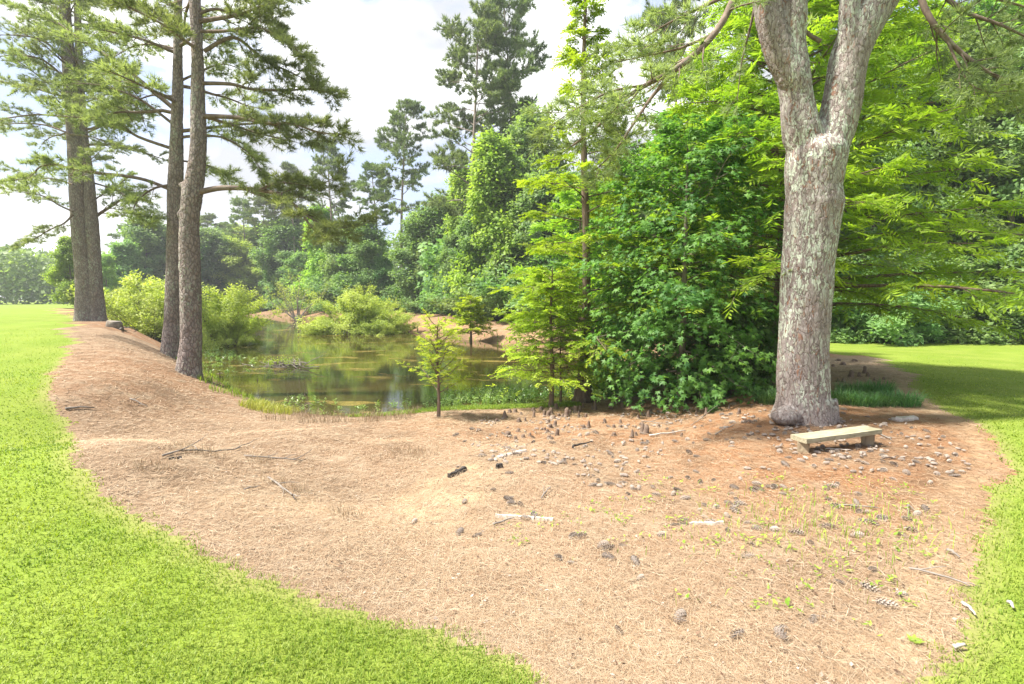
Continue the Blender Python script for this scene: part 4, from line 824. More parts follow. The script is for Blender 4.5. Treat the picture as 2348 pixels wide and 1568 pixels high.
# grass blades
def blades(name, x, y, z, ln, wd, lean, matn, label, cat, rng, two=False, tint=None):
    n = len(x); az = rng.uniform(0, 2*PI, n); d = np.stack([np.cos(az), np.sin(az), np.zeros(n)], 1); sd = np.stack([-d[:, 1], d[:, 0], np.zeros(n)], 1)
    b = np.stack([x, y, z], 1); up = np.array([0, 0, 1.]); mb = MB(); tint = rng.uniform(0, 1, n) if tint is None else np.clip(tint+rng.normal(0, .2, n), 0, 1)
    ln = ln[:, None]; wd = (sd*np.asarray(wd)[:, None]*.5); lean = lean[:, None]
    m = b+up*ln*.6+d*ln*lean*.35; t = b+up*ln*np.sqrt(np.clip(1-lean**2*.6, .1, 1))+d*ln*lean
    v = np.stack([b-wd, b+wd, m+wd*.85, m-wd*.85, t], 1).reshape(-1, 3); o = np.arange(n)*5
    mb.add(v, np.stack([o+3, o+2, o+4], 1), np.stack([o, o+1, o+2, o+3], 1), np.repeat(tint, 5))
    return tag(link(name, mb.mesh(name), M[matn]), label, cat, kind='stuff')
def scatter(n, rlo, rhi, amax, rng, p=1.0):
    r = rlo*(rhi/rlo)**(rng.uniform(0, 1, n)**p); a = rng.uniform(-amax, amax, n); return r*np.sin(a), r*np.cos(a), r
x, y, r = scatter(350000, 1.5, 24, R(52), rg, .95); x2, y2, r2 = scatter(120000, .5, 14, R(180), rg, .75); kp = (np.abs(np.arctan2(x2, y2)) > R(51)) | (r2 < 1.5); kp &= (y2 > -3.5); x, y, r = np.concatenate([x, x2[kp]]), np.concatenate([y, y2[kp]]), np.concatenate([r, np.maximum(r2[kp], 3.5)]); s = bed_sdf(x, y); ok = (rg.uniform(0, 1, len(x)) < np.clip((24-r)/12, 0, 1)) & (s+(n2d(x, y, 9, 2, 14)-.5)*.22 > -.04) & (rg.uniform(0, 1, len(x)) < .5+.5*np.clip(s/.25, 0, 1)) & (rg.uniform(0, 1, len(x)) < .35+1.1*n2d(x, y, 6, 2, 17)); x, y, r = x[ok], y[ok], r[ok]
blades('lawn_grass', x, y, H(x, y)-.004, rg.uniform(.014, .046, len(x))*(.6+.8*n2d(x, y, 4.5, 3, 4)), rg.uniform(.0035, .0065, len(x))*np.clip(r/3.5, .9, 2.4), rg.uniform(.45, .98, len(x)), 'grass', 'short bright green mown lawn grass around the pine straw bed', 'grass', rg, tint=-.15+1.25*n2d(x, y, 1.6, 4, 31))
# loose pine straw
x, y, r = scatter(225000, 1.7, 20, R(50), rg, .9); s = bed_sdf(x, y); pdist = sdf_poly(x, y, POND); ok = (s < -.02) & (pdist > .6); x, y, r = x[ok], y[ok], r[ok]
n = len(x); az = rg.uniform(0, 2*PI, n); ln = rg.uniform(.06, .17, n); d = np.stack([np.cos(az)*ln, np.sin(az)*ln, rg.uniform(-.12, .22, n)*ln], 1); sd = np.stack([-np.sin(az), np.cos(az), rg.normal(0, .3, n)], 1)*(.0009*np.clip(r/3, .65, 5))[:, None]
b = np.stack([x, y, H(x, y)+rg.uniform(.008, .026, n)], 1); mb = MB(); tn = np.clip(rg.beta(2, 2, n)*.9+.1-.35*np.exp(-(((x-4.6)/2.2)**2+((y-7)/3)**2)), 0, 1)
mb.add(np.stack([b-d*.5-sd, b-d*.5+sd, b+d*.5+(0, 0, .003)], 1).reshape(-1, 3), np.arange(n*3).reshape(-1, 3), None, np.repeat(tn, 3))
tag(link('pine_straw', mb.mesh('pine_straw'), M['straw']), 'loose brown pine needles scattered over the bed', 'pine straw', kind='stuff')
# small weeds in the bed
def rosettes(name, cx, cy, k, size, matn, label, cat, rng, spread=.05, up=.5, ratio=.5):
    n = len(cx); m = n*k; c = np.repeat(np.stack([cx, cy, H(cx, cy)+.01], 1), k, 0)+np.stack([rng.normal(0, spread, m), rng.normal(0, spread, m), rng.uniform(0, .03, m)], 1)
    az = rng.uniform(0, 2*PI, m); dk = nrm(np.stack([np.cos(az), np.sin(az), rng.uniform(.05, up*1.6, m)], 1)); sd = nrm(np.cross(dk, (0, 0, 1.))); mb = MB()
    ln = np.repeat(size, k)*rng.uniform(.5, 1.2, m); diamonds(mb, c, dk, sd, ln, ln*ratio, rng.uniform(0, 1, m))
    return tag(link(name, mb.mesh(name), M[matn]), label, cat, kind='stuff')
cx, cy = rg.uniform(-1.2, 4.6, 900), rg.uniform(2.6, 8.2, 900); dn = n2d(cx, cy, .9, 3, 55)*np.exp(-((cx-2.4)/1.9)**2-((cy-3.9)/1.6)**2)+.35*n2d(cx, cy, 1.4, 2, 57)
ok = (dn > .37) & (bed_sdf(cx, cy) < -.2); cx, cy = cx[ok], cy[ok]
rosettes('ground_weeds', cx, cy, 6, rg.uniform(.025, .05, len(cx)), 'weed', 'small lime green weed sprouts dotted over the pine straw', 'weeds', rg, .035)
gx_, gy_ = rg.normal(2.5, .6, 700), rg.normal(3.9, .5, 700)
blades('weed_grass', gx_, gy_, H(gx_, gy_), rg.uniform(.03, .10, 700), rg.uniform(.004, .007, 700), rg.uniform(.2, .8, 700), 'weed', 'thin pale grass sprouts between the pine cones', 'grass', rg)
wp = on_ground(2095, 1483); T = Tree(303)
wt_ = thing('weed_plant', wp, 'bright broad-leaved weed rosette near the right lawn edge at the bottom', 'weed')
mb = MB(); k = 9; az = np.arange(k)*2.4; dk = nrm(np.stack([np.cos(az), np.sin(az), np.full(k, .28)], 1)); diamonds(mb, np.tile([0, 0, .02], (k, 1)), dk, nrm(np.cross(dk, (0, 0, 1.))), rg.uniform(.03, .05, k), rg.uniform(.018, .026, k), rg.uniform(.0, .6, k)); link('leaves', mb.mesh('weed_leaves'), M['weed'], wt_)
mb = MB(); tube(mb, np.array([(0, 0, -.02), (0, 0, .03)]), [.006, .004], 5); link('stem', mb.mesh('weed_stem'), M['weed'], wt_)

# pine cones
def cone_mesh(seed, open_):
    g = np.random.default_rng(seed); mb = MB(); th = np.linspace(0, PI, 7); pr = np.sin(th)**.8*.017
    tube(mb, np.stack([(-np.cos(th))*.042, th*0, th*0], 1), np.maximum(pr, .002), 7, True, .1); ns = 62
    for i in range(ns):
        t = (i+.5)/ns; a = i*2.399; r = math.sin(PI*(t*.86+.08))**.75*.017; xx = -.042+.082*t
        c = np.array([xx, math.cos(a)*r, math.sin(a)*r]); o = np.array([-.25+t*.5+.55, math.cos(a)*open_, math.sin(a)*open_]); o = o/np.linalg.norm(o); s = np.cross(o, (1, 0, 0)); s = s/np.linalg.norm(s)
        L_ = .017*(.6+.6*math.sin(PI*t)); tip = c+o*L_; nn = np.cross(s, o)
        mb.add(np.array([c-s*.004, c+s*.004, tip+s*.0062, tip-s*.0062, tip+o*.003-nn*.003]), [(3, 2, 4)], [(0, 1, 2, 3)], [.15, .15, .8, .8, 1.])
    return mb.mesh('pine_cone')
CM = [cone_mesh(1, .55), cone_mesh(2, .9), cone_mesh(3, 1.4)]
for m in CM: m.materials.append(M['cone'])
pts = []
tries = rg.uniform(0, 1, (9000, 3))
for a, b, c in tries:
    x_, y_ = -1.2+a*7.0, 2.5+b*6.8; d1 = math.exp(-((x_-2.2)/2.3)**2-((y_-4.6)/2.4)**2)*.8+.35*math.exp(-((x_-4.4)/1.6)**2-((y_-6.6)/1.2)**2)+.25*math.exp(-((x_-2.2)/2.6)**2-((y_-7.3)/1.3)**2)
    if c < d1*.22: pts.append((x_, y_))
pts = np.array(pts); pts = pts[bed_sdf(pts[:, 0], pts[:, 1]) < -.3]; cl = n2d(pts[:, 0], pts[:, 1], 1.6, 2, 88); pts = pts[np.argsort(-cl+rg.normal(0, .12, len(cl)))][:285]; hz2 = H(pts[:, 0], pts[:, 1])
for i, ((x_, y_), z_) in enumerate(zip(pts, hz2)):
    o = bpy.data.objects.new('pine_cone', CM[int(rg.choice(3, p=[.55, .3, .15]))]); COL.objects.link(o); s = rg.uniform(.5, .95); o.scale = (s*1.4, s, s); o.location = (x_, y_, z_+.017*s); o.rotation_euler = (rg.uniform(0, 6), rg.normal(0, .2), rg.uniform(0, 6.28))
    tag(o, 'grey-brown pine cone lying on the pine straw', 'pine cone', 'fallen pine cones on the bed')

# the many small cones further up the bed, past counting
mb = MB(); q = rg.uniform(0, 1, (2600, 2))*np.array([6.4, 5.0])+np.array([-.6, 5.2]); q = q[(bed_sdf(q[:, 0], q[:, 1]) < -.3) & (sdf_poly(q[:, 0], q[:, 1], POND) > .8) & (n2d(q[:, 0], q[:, 1], 1.3, 2, 66) > .5)][:520]; qz = H(q[:, 0], q[:, 1]); th = np.linspace(0, PI, 6)
for (a, b), c in zip(q, qz):
    az = rg.uniform(0, 6.28); L_ = rg.uniform(.02, .042); d = np.array([math.cos(az), math.sin(az), rg.normal(0, .15)]); tube(mb, np.array([a, b, c+.02])-d*L_*np.cos(th)[:, None], np.maximum(np.sin(th)**.7*L_*.5*rg.uniform(.9, 1.1, 6), .003), 6, False, rg.uniform(.15, .7))
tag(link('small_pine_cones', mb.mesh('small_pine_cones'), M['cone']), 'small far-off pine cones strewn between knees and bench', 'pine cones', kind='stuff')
# bark flakes and dead leaves
x, y, r = scatter(4200, 1.8, 11, R(48), rg, .9); ok = (bed_sdf(x, y) < -.05) & (sdf_poly(x, y, POND) > .5); x, y, r = x[ok], y[ok], r[ok]; n = len(x); az = rg.uniform(0, 6.28, n); dk = nrm(np.stack([np.cos(az), np.sin(az), rg.normal(0, .25, n)], 1)); sd = nrm(np.cross(dk, np.array([0, 0, 1.])+rg.normal(0, .35, (n, 3)))); mb = MB(); ln = rg.uniform(.01, .035, n)
diamonds(mb, np.stack([x, y, H(x, y)+.02], 1), dk, sd, ln, ln*rg.uniform(.3, .7, n), np.clip(rg.beta(.8, .8, n), 0, 1)); tag(link('bark_litter', mb.mesh('bark_litter'), M['litter']), 'tiny bark flakes and dead leaves over the bed', 'litter', kind='stuff')
# cypress knees
def knee_mesh(seed, blunt):
    g = np.random.default_rng(seed); mb = MB(); z = np.array([-.08, 0, .25, .55, .8, .93, 1.]); r = np.array([.62, .5, .42, .36, .34, .24, .05]) if blunt else np.array([.6, .48, .34, .26, .2, .12, .02])
    tube(mb, np.stack([g.normal(0, .03, 7), g.normal(0, .03, 7), z], 1), r, 10, True); v = mb.v[0]; v[:, :2] *= (1+(fbm(v*np.array([5, 5, 2.5])+seed, 3, seed)-.5)[:, None]*.7); return mb.mesh('cypress_knee', True)
KM = [knee_mesh(i, i != 5) for i in range(6)]
for m in KM: m.materials.append(M['knee'])
kz = [(160, 505, 46, 32), (195, 468, 24, 22), (235, 466, 26, 24), (280, 480, 18, 22), (375, 500, 42, 16), (370, 456, 22, 24), (430, 446, 22, 24), (265, 535, 26, 26), (310, 530, 26, 14), (98, 535, 22, 22), (455, 485, 36, 20), (482, 492, 40, 26), (505, 482, 44, 24), (520, 512, 26, 26), (540, 440, 38, 26), (482, 542, 26, 22), (530, 572, 40, 24), (500, 580, 30, 26), (476, 616, 24, 20), (548, 640, 46, 26), (455, 600, 20, 18),
      (560, 500, 24, 20), (585, 500, 26, 22), (618, 500, 60, 32), (640, 480, 28, 22), (685, 465, 44, 28), (665, 450, 26, 22), (718, 462, 40, 18), (740, 430, 36, 18), (760, 500, 28, 16), (828, 446, 58, 18), (805, 445, 26, 16), (708, 500, 40, 14), (780, 575, 44, 26), (745, 592, 34, 26), (898, 546, 30, 20), (944, 440, 50, 30), (968, 580, 26, 22), (1016, 548, 28, 18), (1016, 582, 22, 26), (970, 640, 22, 26), (1148, 512, 26, 20), (1222, 500, 48, 26), (1240, 468, 28, 18),
      (1178, 620, 70, 28), (1205, 625, 60, 34), (1102, 650, 54, 26), (1130, 640, 26, 20), (1470, 648, 26, 18), (1410, 622, 20, 18), (1580, 480, 36, 14), (1650, 480, 44, 16), (1668, 470, 40, 16), (1895, 480, 40, 20), (1820, 440, 30, 16), (1365, 460, 30, 18), (1300, 575, 18, 16), (260, 606, 16, 22), (296, 654, 18, 24), (345, 640, 20, 20), (240, 668, 14, 22), (486, 660, 22, 26), (505, 672, 20, 22), (182, 640, 28, 36), (1030, 430, 34, 26), (1730, 395, 26, 18), (2085, 165, 34, 24), (2105, 160, 30, 20), (2130, 168, 26, 20)]
kq = [((1450+x*.4046)*.764, (1050+y*.4046)*.764, h*.4046*.764, w_*.4046*.764) for x, y, h, w_ in kz]
kq += [((2048+x/2.24)*.764, (700+y/2.24)*.764, h/2.24*.764, w_/2.24*.764) for x, y, h, w_ in [(1075, 885, 18, 26), (1155, 860, 14, 22), (1048, 858, 12, 22), (1130, 965, 40, 26), (1222, 940, 40, 20), (1185, 965, 26, 16), (1080, 1000, 26, 20), (1245, 965, 26, 16), (1010, 895, 12, 16), (1040, 1000, 20, 18), (1350, 985, 14, 14), (1290, 990, 18, 14)]]
for i, (u, v, h, w_) in enumerate(kq):
    p = on_ground(u, v); m = mpp(p[1]); o = bpy.data.objects.new('cypress_knee', KM[int(rg.integers(6))]); COL.objects.link(o)
    o.location = p; o.scale = (w_*m*1.55, w_*m*1.55, max(h*m*1.2, .06)); o.rotation_euler = (rg.normal(0, .08), rg.normal(0, .08), rg.uniform(0, 6.28))
    tag(o, 'brown woody cypress knee poking up through the straw near the cypresses', 'cypress knee', 'cypress knees around the shore')

# sticks and fallen branches
def stick(u0, v0, u1, v1, r, label, matn='twig_grey', forks=0, name='stick', group=None, lift=.012, bend=.06):
    a, b = on_ground(u0, v0), on_ground(u1, v1); n = 7; pth = np.array([a+(b-a)*t for t in np.linspace(0, 1, n)]); ln = np.linalg.norm(b-a)
    pth = pth+rg.normal(0, bend*ln*.3, (n, 3))*np.array([1, 1, 0]); pth[:, 2] = H(pth[:, 0], pth[:, 1])+lift+r; pth[1:-1, 2] += rg.uniform(0, lift, n-2); c = pth[0].copy(); mb = MB(); tube(mb, pth-c, np.linspace(r, r*.45, n), 6, True)
    for k in range(forks):
        i = int(rg.integers(1, n-1)); d = nrm(b-a)+rg.normal(0, .6, 3); d[2] = abs(d[2])*.35; sp = path_from(pth[i], d, ln*rg.uniform(.25, .5), 4, rg, .15, 0); sp[:, 2] = np.maximum(sp[:, 2], H(sp[:, 0], sp[:, 1])+.01); tube(mb, sp-c, np.linspace(r*.6, r*.2, 5), 5, True)
    o = link(name, mb.mesh(name, True), M[matn]); o.location = c; return tag(o, label, 'stick' if name == 'stick' else 'branch', group)
stick(153, 943, 217, 939, .02, 'pale grey stick lying on the left straw slope near the lawn')
stick(300, 920, 340, 938, .014, 'thin twig on the left slope below the bank pines', forks=1)
stick(378, 1050, 560, 1028, .012, 'long dry twig across the left bed above the gully', forks=3)
stick(560, 1050, 690, 1062, .012, 'grey forked twig at the gully rim', forks=4, name='fallen_branch')
stick(620, 1100, 680, 1150, .012, 'bleached twig bundle slanting down into the gully', forks=4, name='fallen_branch')
stick(1355, 905, 1420, 935, .012, 'pale twig reaching out below the sweetgum', forks=3, name='fallen_branch', lift=.08)
stick(1395, 938, 1440, 925, .016, 'forked lichen-pale branch below the sweetgum', forks=4, name='fallen_branch', lift=.04)
stick(1540, 925, 1575, 870, .012, 'bare twig standing against the sweetgum foot', lift=.06, forks=2)
stick(1620, 955, 1585, 978, .01, 'thin twig between the cypress knees and the burl', forks=2)
stick(1470, 968, 1540, 975, .01, 'whitish twig in the middle of the cypress knees', forks=3)
stick(1310, 1030, 1355, 1018, .016, 'short dark chunk of branch in front of the cypress knees', 'charred')
stick(1330, 985, 1365, 990, .008, 'short twig left of the tall knees')
stick(1490, 1003, 1570, 990, .014, 'long pale stick pointing at the forked pine', 'bleached')
stick(1640, 1000, 1690, 970, .009, 'curved twig left of the forked pine burl')
stick(1935, 1003, 1990, 1010, .008, 'twig lying under the bench', forks=2)
stick(2010, 998, 2045, 1015, .011, 'lichen-covered twig at the right end of the bench', forks=2)
stick(1890, 1035, 1955, 1037, .008, 'straight pale twig in front of the bench', 'bleached')
stick(2018, 1058, 2060, 1052, .01, 'flat twig right of the bench front', 'twig_brown')
stick(1920, 1167, 2010, 1172, .008, 'long thin grey twig in the right half of the bed', forks=2)
stick(2080, 1165, 2082, 1190, .009, 'short upright pale twig beside pine cones at right', forks=1)
stick(2082, 1312, 2225, 1352, .008, 'thin curved green-grey twig near the right lawn', forks=2)
stick(2205, 1405, 2238, 1420, .011, 'white curved bark strip near the right lawn', 'bleached')
stick(2170, 1276, 2200, 1290, .012, 'flat grey bark piece at the lower right', 'twig_grey')
stick(2185, 1493, 2210, 1505, .012, 'pale bark chip at the lower right corner of the bed', 'bleached')
stick(2350-40, 1395, 2322, 1412, .012, 'pale twig end lying on the right lawn edge', 'bleached')
stick(1130, 1210, 1180, 1196, .01, 'small twig in the middle of the bed')
stick(1240, 1150, 1262, 1120, .009, 'thin slanting twig above the white bark', forks=1)
stick(560, 1130, 600, 1120, .008, 'tiny twig on the lower left bed')
def slab(u0, v0, u1, v1, wd, th, label, matn, name='driftwood_piece', cat='wood'):
    a, b = on_ground(u0, v0), on_ground(u1, v1); c = (a+b)/2; ln = np.linalg.norm((b-a)[:2]); n = 9; t = np.linspace(-.5, .5, n); w1 = wd*(.5+.5*np.sqrt(np.clip(1-(2*t)**2*.85, 0, 1)))*rg.uniform(.7, 1.2, n); mb = MB(); rows = []
    for i in range(n):
        j = rg.normal(0, wd*.1); rows.append([(t[i]*ln, -w1[i]/2+j, -.01), (t[i]*ln, -w1[i]*.3+j, th*rg.uniform(.7, 1.1)), (t[i]*ln, w1[i]*.3+j, th*rg.uniform(.7, 1.1)), (t[i]*ln, w1[i]/2+j, -.01)])
    v = np.array(rows).reshape(-1, 3); q = [(i*4+k, (i+1)*4+k, (i+1)*4+k+1, i*4+k+1) for i in range(n-1) for k in range(3)]+[(0, 1, 2, 3), (n*4-1, n*4-2, n*4-3, n*4-4)]
    mb.add(v, None, q); o = link(name, mb.mesh(name), M[matn]); o.location = (c[0], c[1], G(c[0], c[1])+.004); d = b-a; o.rotation_euler = (0, -math.atan2(d[2], ln), math.atan2(d[1], d[0])); return tag(o, label, cat)
slab(1140, 1052, 1205, 1036, .10, .02, 'bleached white slab of wood in the middle of the bed', 'bleached')
slab(1135, 1184, 1225, 1190, .06, .018, 'long white strip of bark below the cone cluster', 'bleached')
slab(1228, 1195, 1268, 1198, .05, .02, 'short pale bark piece beside the white strip', 'bleached')
slab(1580, 1206, 1660, 1206, .05, .02, 'pale split board in the cone patch', 'bleached')
slab(1535, 1207, 1575, 1207, .05, .015, 'dark flat bark piece left of the pale split board', 'charred')
slab(1028, 1098, 1068, 1080, .08, .04, 'charred black chunk of rotten wood by the sandy patch', 'charred')
slab(1138, 1078, 1150, 1072, .07, .05, 'small dark grey wood stub right of the black chunk', 'charred')
slab(385, 1055, 415, 1052, .05, .02, 'dark bark scrap on the left bed', 'charred')
slab(2048, 966, 2100, 962, .14, .05, 'pale flat stone half buried in red straw right of the bench', 'bleached', 'stone', 'stone')
slab(1650, 985, 1670, 982, .05, .03, 'grey wood chip left of the forked pine', 'twig_grey')

# tussock of dark grass beside the pine, tufts along the shore
def tussock(name, u, v, rad, n, ln, label, matn, cat='grass plant', wd=.009):
    p = on_ground(u, v); T = thing(name, p, label, cat); mb = MB(); r = rad*np.sqrt(rg.uniform(0, 1, n)); a = rg.uniform(0, 2*PI, n); x, y = r*np.cos(a), r*np.sin(a)*.8; z = H(p[0]+x, p[1]+y)-p[2]-.01
    az = np.where(rg.uniform(0, 1, n) < .65, np.arctan2(y, x)+rg.normal(0, .6, n), rg.uniform(0, 2*PI, n)); d = np.stack([np.cos(az), np.sin(az), 0*az], 1); L_ = ln*rg.uniform(.6, 1.15, n); arc = rg.uniform(.35, 1.0, n); sd = np.stack([-d[:, 1], d[:, 0], 0*az], 1)*wd*.5; b = np.stack([x, y, z], 1); rows = []
    for t in (0, .35, .7, 1.0): c = b+d*(L_*arc*.75*t**1.4)[:, None]+np.array([0, 0, 1.])*(L_*(t-.55*arc*t**2.4))[:, None]; w_ = sd*(1-.85*t**2); rows += [c-w_, c+w_]
    V = np.stack(rows, 1).reshape(-1, 3); o = np.arange(n)[:, None]*8; q = np.concatenate([o+np.array([[k, k+1, k+3, k+2]]) for k in (0, 2, 4)]); mb.add(V, None, q, np.repeat(rg.uniform(0, 1, n), 8)); link('blades', mb.mesh('blades'), M[matn], T)
    return T
for u, v, rd, lb in [(1925, 925, .30, 'dark green grassy clump touching the forked pine trunk'), (1972, 930, .30, 'dark green grassy clump, second from the forked pine trunk'), (2022, 930, .32, 'dark green grassy clump, third from the forked pine trunk'), (2066, 930, .30, 'dark green grassy clump nearest the right lawn'), (1955, 905, .3, 'dark green grassy clump at the back near the trunk'), (2010, 903, .3, 'dark green grassy clump at the back near the knees'), (1765, 925, .2, 'small dark grassy clump left of the forked pine trunk')]:
    tussock('liriope_clump', u, v, rd, 520, .36, lb, 'liriope')
def region(n, us, vs, fn=on_ground):
    q = np.array([fn(rg.uniform(*us), rg.uniform(*vs)) for _ in range(24)]); lo, hi = q.min(0), q.max(0); return rg.uniform(lo[0], hi[0], n), rg.uniform(lo[1], hi[1], n)
def shore_blades(name, n, xr, yr, dlo, dhi, ln, matn, label, wd=.006, lean=(.2, .8), cut=.0):
    x, y = rg.uniform(*xr, n), rg.uniform(*yr, n); d = sdf_poly(x, y, POND); ok = (d > dlo) & (d < dhi) & (n2d(x, y, 1.2, 2, 71) > cut); x, y = x[ok], y[ok]
    return blades(name, x, y, np.maximum(H(x, y), WL-.05), rg.uniform(ln*.5, ln*1.2, len(x)), np.full(len(x), wd), rg.uniform(*lean, len(x)), matn, label, 'grass', rg)
shore_blades('shore_grass', 26000, (-3.4, 1.6), (10.4, 12.4), -.15, .62, .06, 'shore_grass', 'low lime green grass strip along the near water edge', .012)
shore_blades('bank_grass', 8000, (-11, -5.6), (11.4, 18), -.1, .8, .16, 'shore_grass', 'green grass on the water edge below the bank pines', .012, cut=.45)
shore_blades('yellow_grass', 1800, (-6.0, -4.6), (10.4, 11.8), .05, .8, .16, 'yellow_grass', 'yellow-green grass tuft at the bend of the near shore', .01)
shore_blades('dry_grass', 2600, (-4.8, -2.0), (9.2, 11.2), .15, 1.4, .17, 'dry_grass', 'dry tan grass and weed stalks on the near shore', .006, cut=.42)
x, y = rg.uniform(-4.2, -1.0, 5200), rg.uniform(4.4, 7.0, 5200); ok = n2d(x, y, 1.3, 2, 73) > .6; x, y = x[ok], y[ok]
blades('dead_grass_mat', x, y, H(x, y), rg.uniform(.05, .16, len(x)), np.full(len(x), .004), rg.uniform(.6, .98, len(x)), 'dry_grass', 'matted dead grass over the little gully in the bed', 'grass', rg)
# far shore fringe
shore_blades('far_shore_grass', 16000, (-46, 1), (26, 80), -.3, .5, .35, 'shore_grass', 'thin green fringe along the far water edge', .07, cut=.5)
# leafy plants standing in the shallows
def shallows(name, n, xr, yr, dlo, dhi, ht, label, cut=.45, leaf=.07, k=10, matn='water_plant'):
    x, y = rg.uniform(*xr, n), rg.uniform(*yr, n); d = sdf_poly(x, y, POND); ok = (d > dlo) & (d < dhi) & (n2d(x, y, .9, 2, 91) > cut); x, y = x[ok], y[ok]; T = Tree(92)
    for a, b in zip(x, y):
        h = ht*rg.uniform(.5, 1.2); dd = nrm(np.array([rg.normal(0, .25), rg.normal(0, .25), 1.])); T.twig(np.array([a, b, max(G(a, b), WL)-.02]), dd, h)
    b, d, l = T.arrays(); T.twig_wood(.004); mb = leaves(T, k, leaf, .34, .015, 'leaf', .6, .5); mb.v += [q for q in T.wood.v]; 
    off = sum(len(q) for q in mb.v[:-len(T.wood.v)]); mb.t += [q+off for q in T.wood.t]; mb.a += T.wood.a
    return tag(link(name, mb.mesh(name), M[matn]), label, 'water plants', kind='stuff')
shallows('water_plants', 1100, (-1.6, 3.4), (11.4, 14.2), -1.5, -.05, .26, 'leafy green water plants in the shallows by the cypresses', .40, .085)
shallows('shore_weeds', 190, (-5.6, -1.6), (10.6, 13), -1.2, .1, .13, 'scattered leafy weeds in the shallows at the near bend', .5, .07)
shallows('bright_water_plants', 900, (1.9, 4.6), (13.2, 17), -2.5, 0, .45, 'bright sunlit water plants behind the slender cypress', .3, .11, 12, 'weed')
shallows('left_water_plants', 420, (-15, -8), (17, 27), -2.2, 0, .2, 'low green plants in the water beside the bank pines', .52, .1)

# brush pile in the pond, stray twigs in the water
bp = at_water(655, 842); pile = thing('brush_pile', bp, 'tangle of grey sticks with weeds sticking out of the pond', 'brush pile')
for i in range(46):
    mb = MB(); a = rg.uniform(0, PI); c = np.array([rg.normal(0, .55), rg.normal(0, .22), rg.uniform(-.04, .16)]); d = np.array([math.cos(a), math.sin(a)*.5, rg.normal(0, .14)]); pt = path_from(c-d*.3, d, rg.uniform(.4, 1.0), 4, rg, .15, 0); tube(mb, pt, np.linspace(rg.uniform(.01, .024), .006, 5), 5, True); link('stick', mb.mesh('stick', True), M['twig_grey'], pile)
T = Tree(95)
for i in range(60): T.twig(np.array([rg.normal(-.2, .4), rg.normal(.1, .15), .05]), nrm(np.array([rg.normal(0, .3), rg.normal(0, .3), 1.])), rg.uniform(.15, .4))
tag(link('weeds', leaves(T, 7, .07, .4, .02, 'leaf', .6, .5).mesh('pile_weeds'), M['weed'], pile), kind='stuff')
for i, (u, v, s, lb) in enumerate([(548, 826, .2, 'dark twig poking up left of the brush pile'), (505, 858, .3, 'dark snag in the water nearest the bank pines'), (593, 872, .16, 'small dark snag in the white reflection'), (655, 905, .2, 'curled dark snag in the near bright reflection'), (700, 905, .25, 'double-ended dark snag right of the curled one'), (690, 930, .3, 'dark twigs in the shallows before the near bend'), (730, 965, .22, 'dark root tangle at the edge of the near bend')]):
    p = at_water(u, v); o = thing('water_snag', p, lb, 'snag')
    for k in range(4):
        mb = MB(); a = rg.uniform(0, 2*PI); pt = path_from((0, 0, -.05), (math.cos(a), math.sin(a), rg.uniform(.4, 1.2)), s*rg.uniform(.8, 1.5), 5, rg, .35, -1.0); tube(mb, pt, np.linspace(.014, .005, 6), 5, True); link('twig', mb.mesh('twig', True), M['twig_brown'], o)
# roots and bare twigs under the sweetgum
for i, (u, v, lb) in enumerate([(1475, 912, 'tangle of bare grey twigs at the left foot of the sweetgum'), (1520, 925, 'bare twigs arching beside the sweetgum trunk'), (1625, 918, 'bare twigs drooping at the right foot of the sweetgum'), (1420, 915, 'bare twig clump between slender cypress and sweetgum')]):
    p = on_ground(u, v); o = thing('bare_twig_clump', p, lb, 'twigs')
    for k in range(7):
        mb = MB(); a = rg.uniform(0, 2*PI); pt = path_from((rg.normal(0, .1), rg.normal(0, .1), -.02), (math.cos(a), math.sin(a)*.5, rg.uniform(.5, 1.6)), rg.uniform(.5, 1.0), 7, rg, .18, -1.3); pt[:, 2] = np.maximum(pt[:, 2], .0); tube(mb, pt, np.linspace(.011, .003, 8), 5, True); link('twig', mb.mesh('twig', True), M['twig_grey'], o)
# stump and log on the left bank
p = on_ground(262, 750); st = thing('tree_stump', p, 'low cut stump on the bank right of the twin pines', 'stump'); mb = MB(); tube(mb, np.array([(0, 0, -.2), (0, 0, .1), (0.02, 0, .2)]), [.3, .24, .22], 14, True); v = mb.v[0]; v[:, :2] *= (1+(fbm(v*4, 2, 2)-.5)*.3)[:, None]; link('bark', mb.mesh('stump_bark', True), M['bark'], st)
mb = MB(); tube(mb, np.array([(.02, 0, .195), (.02, 0, .208)]), [.2, .195], 14, True); link('cut_face', mb.mesh('stump_cut'), M['bleached'], st.children[0])
stick(275, 758, 310, 757, .03, 'grey log lying on the bank below the stump', name='fallen_branch')
# grey half-dead shrub leaning at the far water edge
p = P(682, 722, 57); p[2] = G(p[0], p[1]); T = Tree(97)
for i in range(13):
    a = rg.uniform(0, 2*PI); T.dress(path_from(p+np.array([0, 0, .2]), (math.cos(a)*.8-.25, math.sin(a)*.5, rg.uniform(.6, 1.6)), rg.uniform(3, 6.2), 7, T.rng, .10, .1), .07, 8, 1.2, .3, 40, .4, 4, .5, 4, .1, min_r=.018)
tube(T.wood, np.array([p+(.3, 0, -.3), p+(.05, 0, .5), p+(-.1, 0, 1.2)]), [.25, .18, .14], 8, True)
finish(T, 'half_dead_shrub', p, 'grey half-dead leaning shrub at the far water edge', 'shrub', leaves(T, 4, .18, .4, .15, 'leaf', .7, .6), 'bush', 'twig_grey')
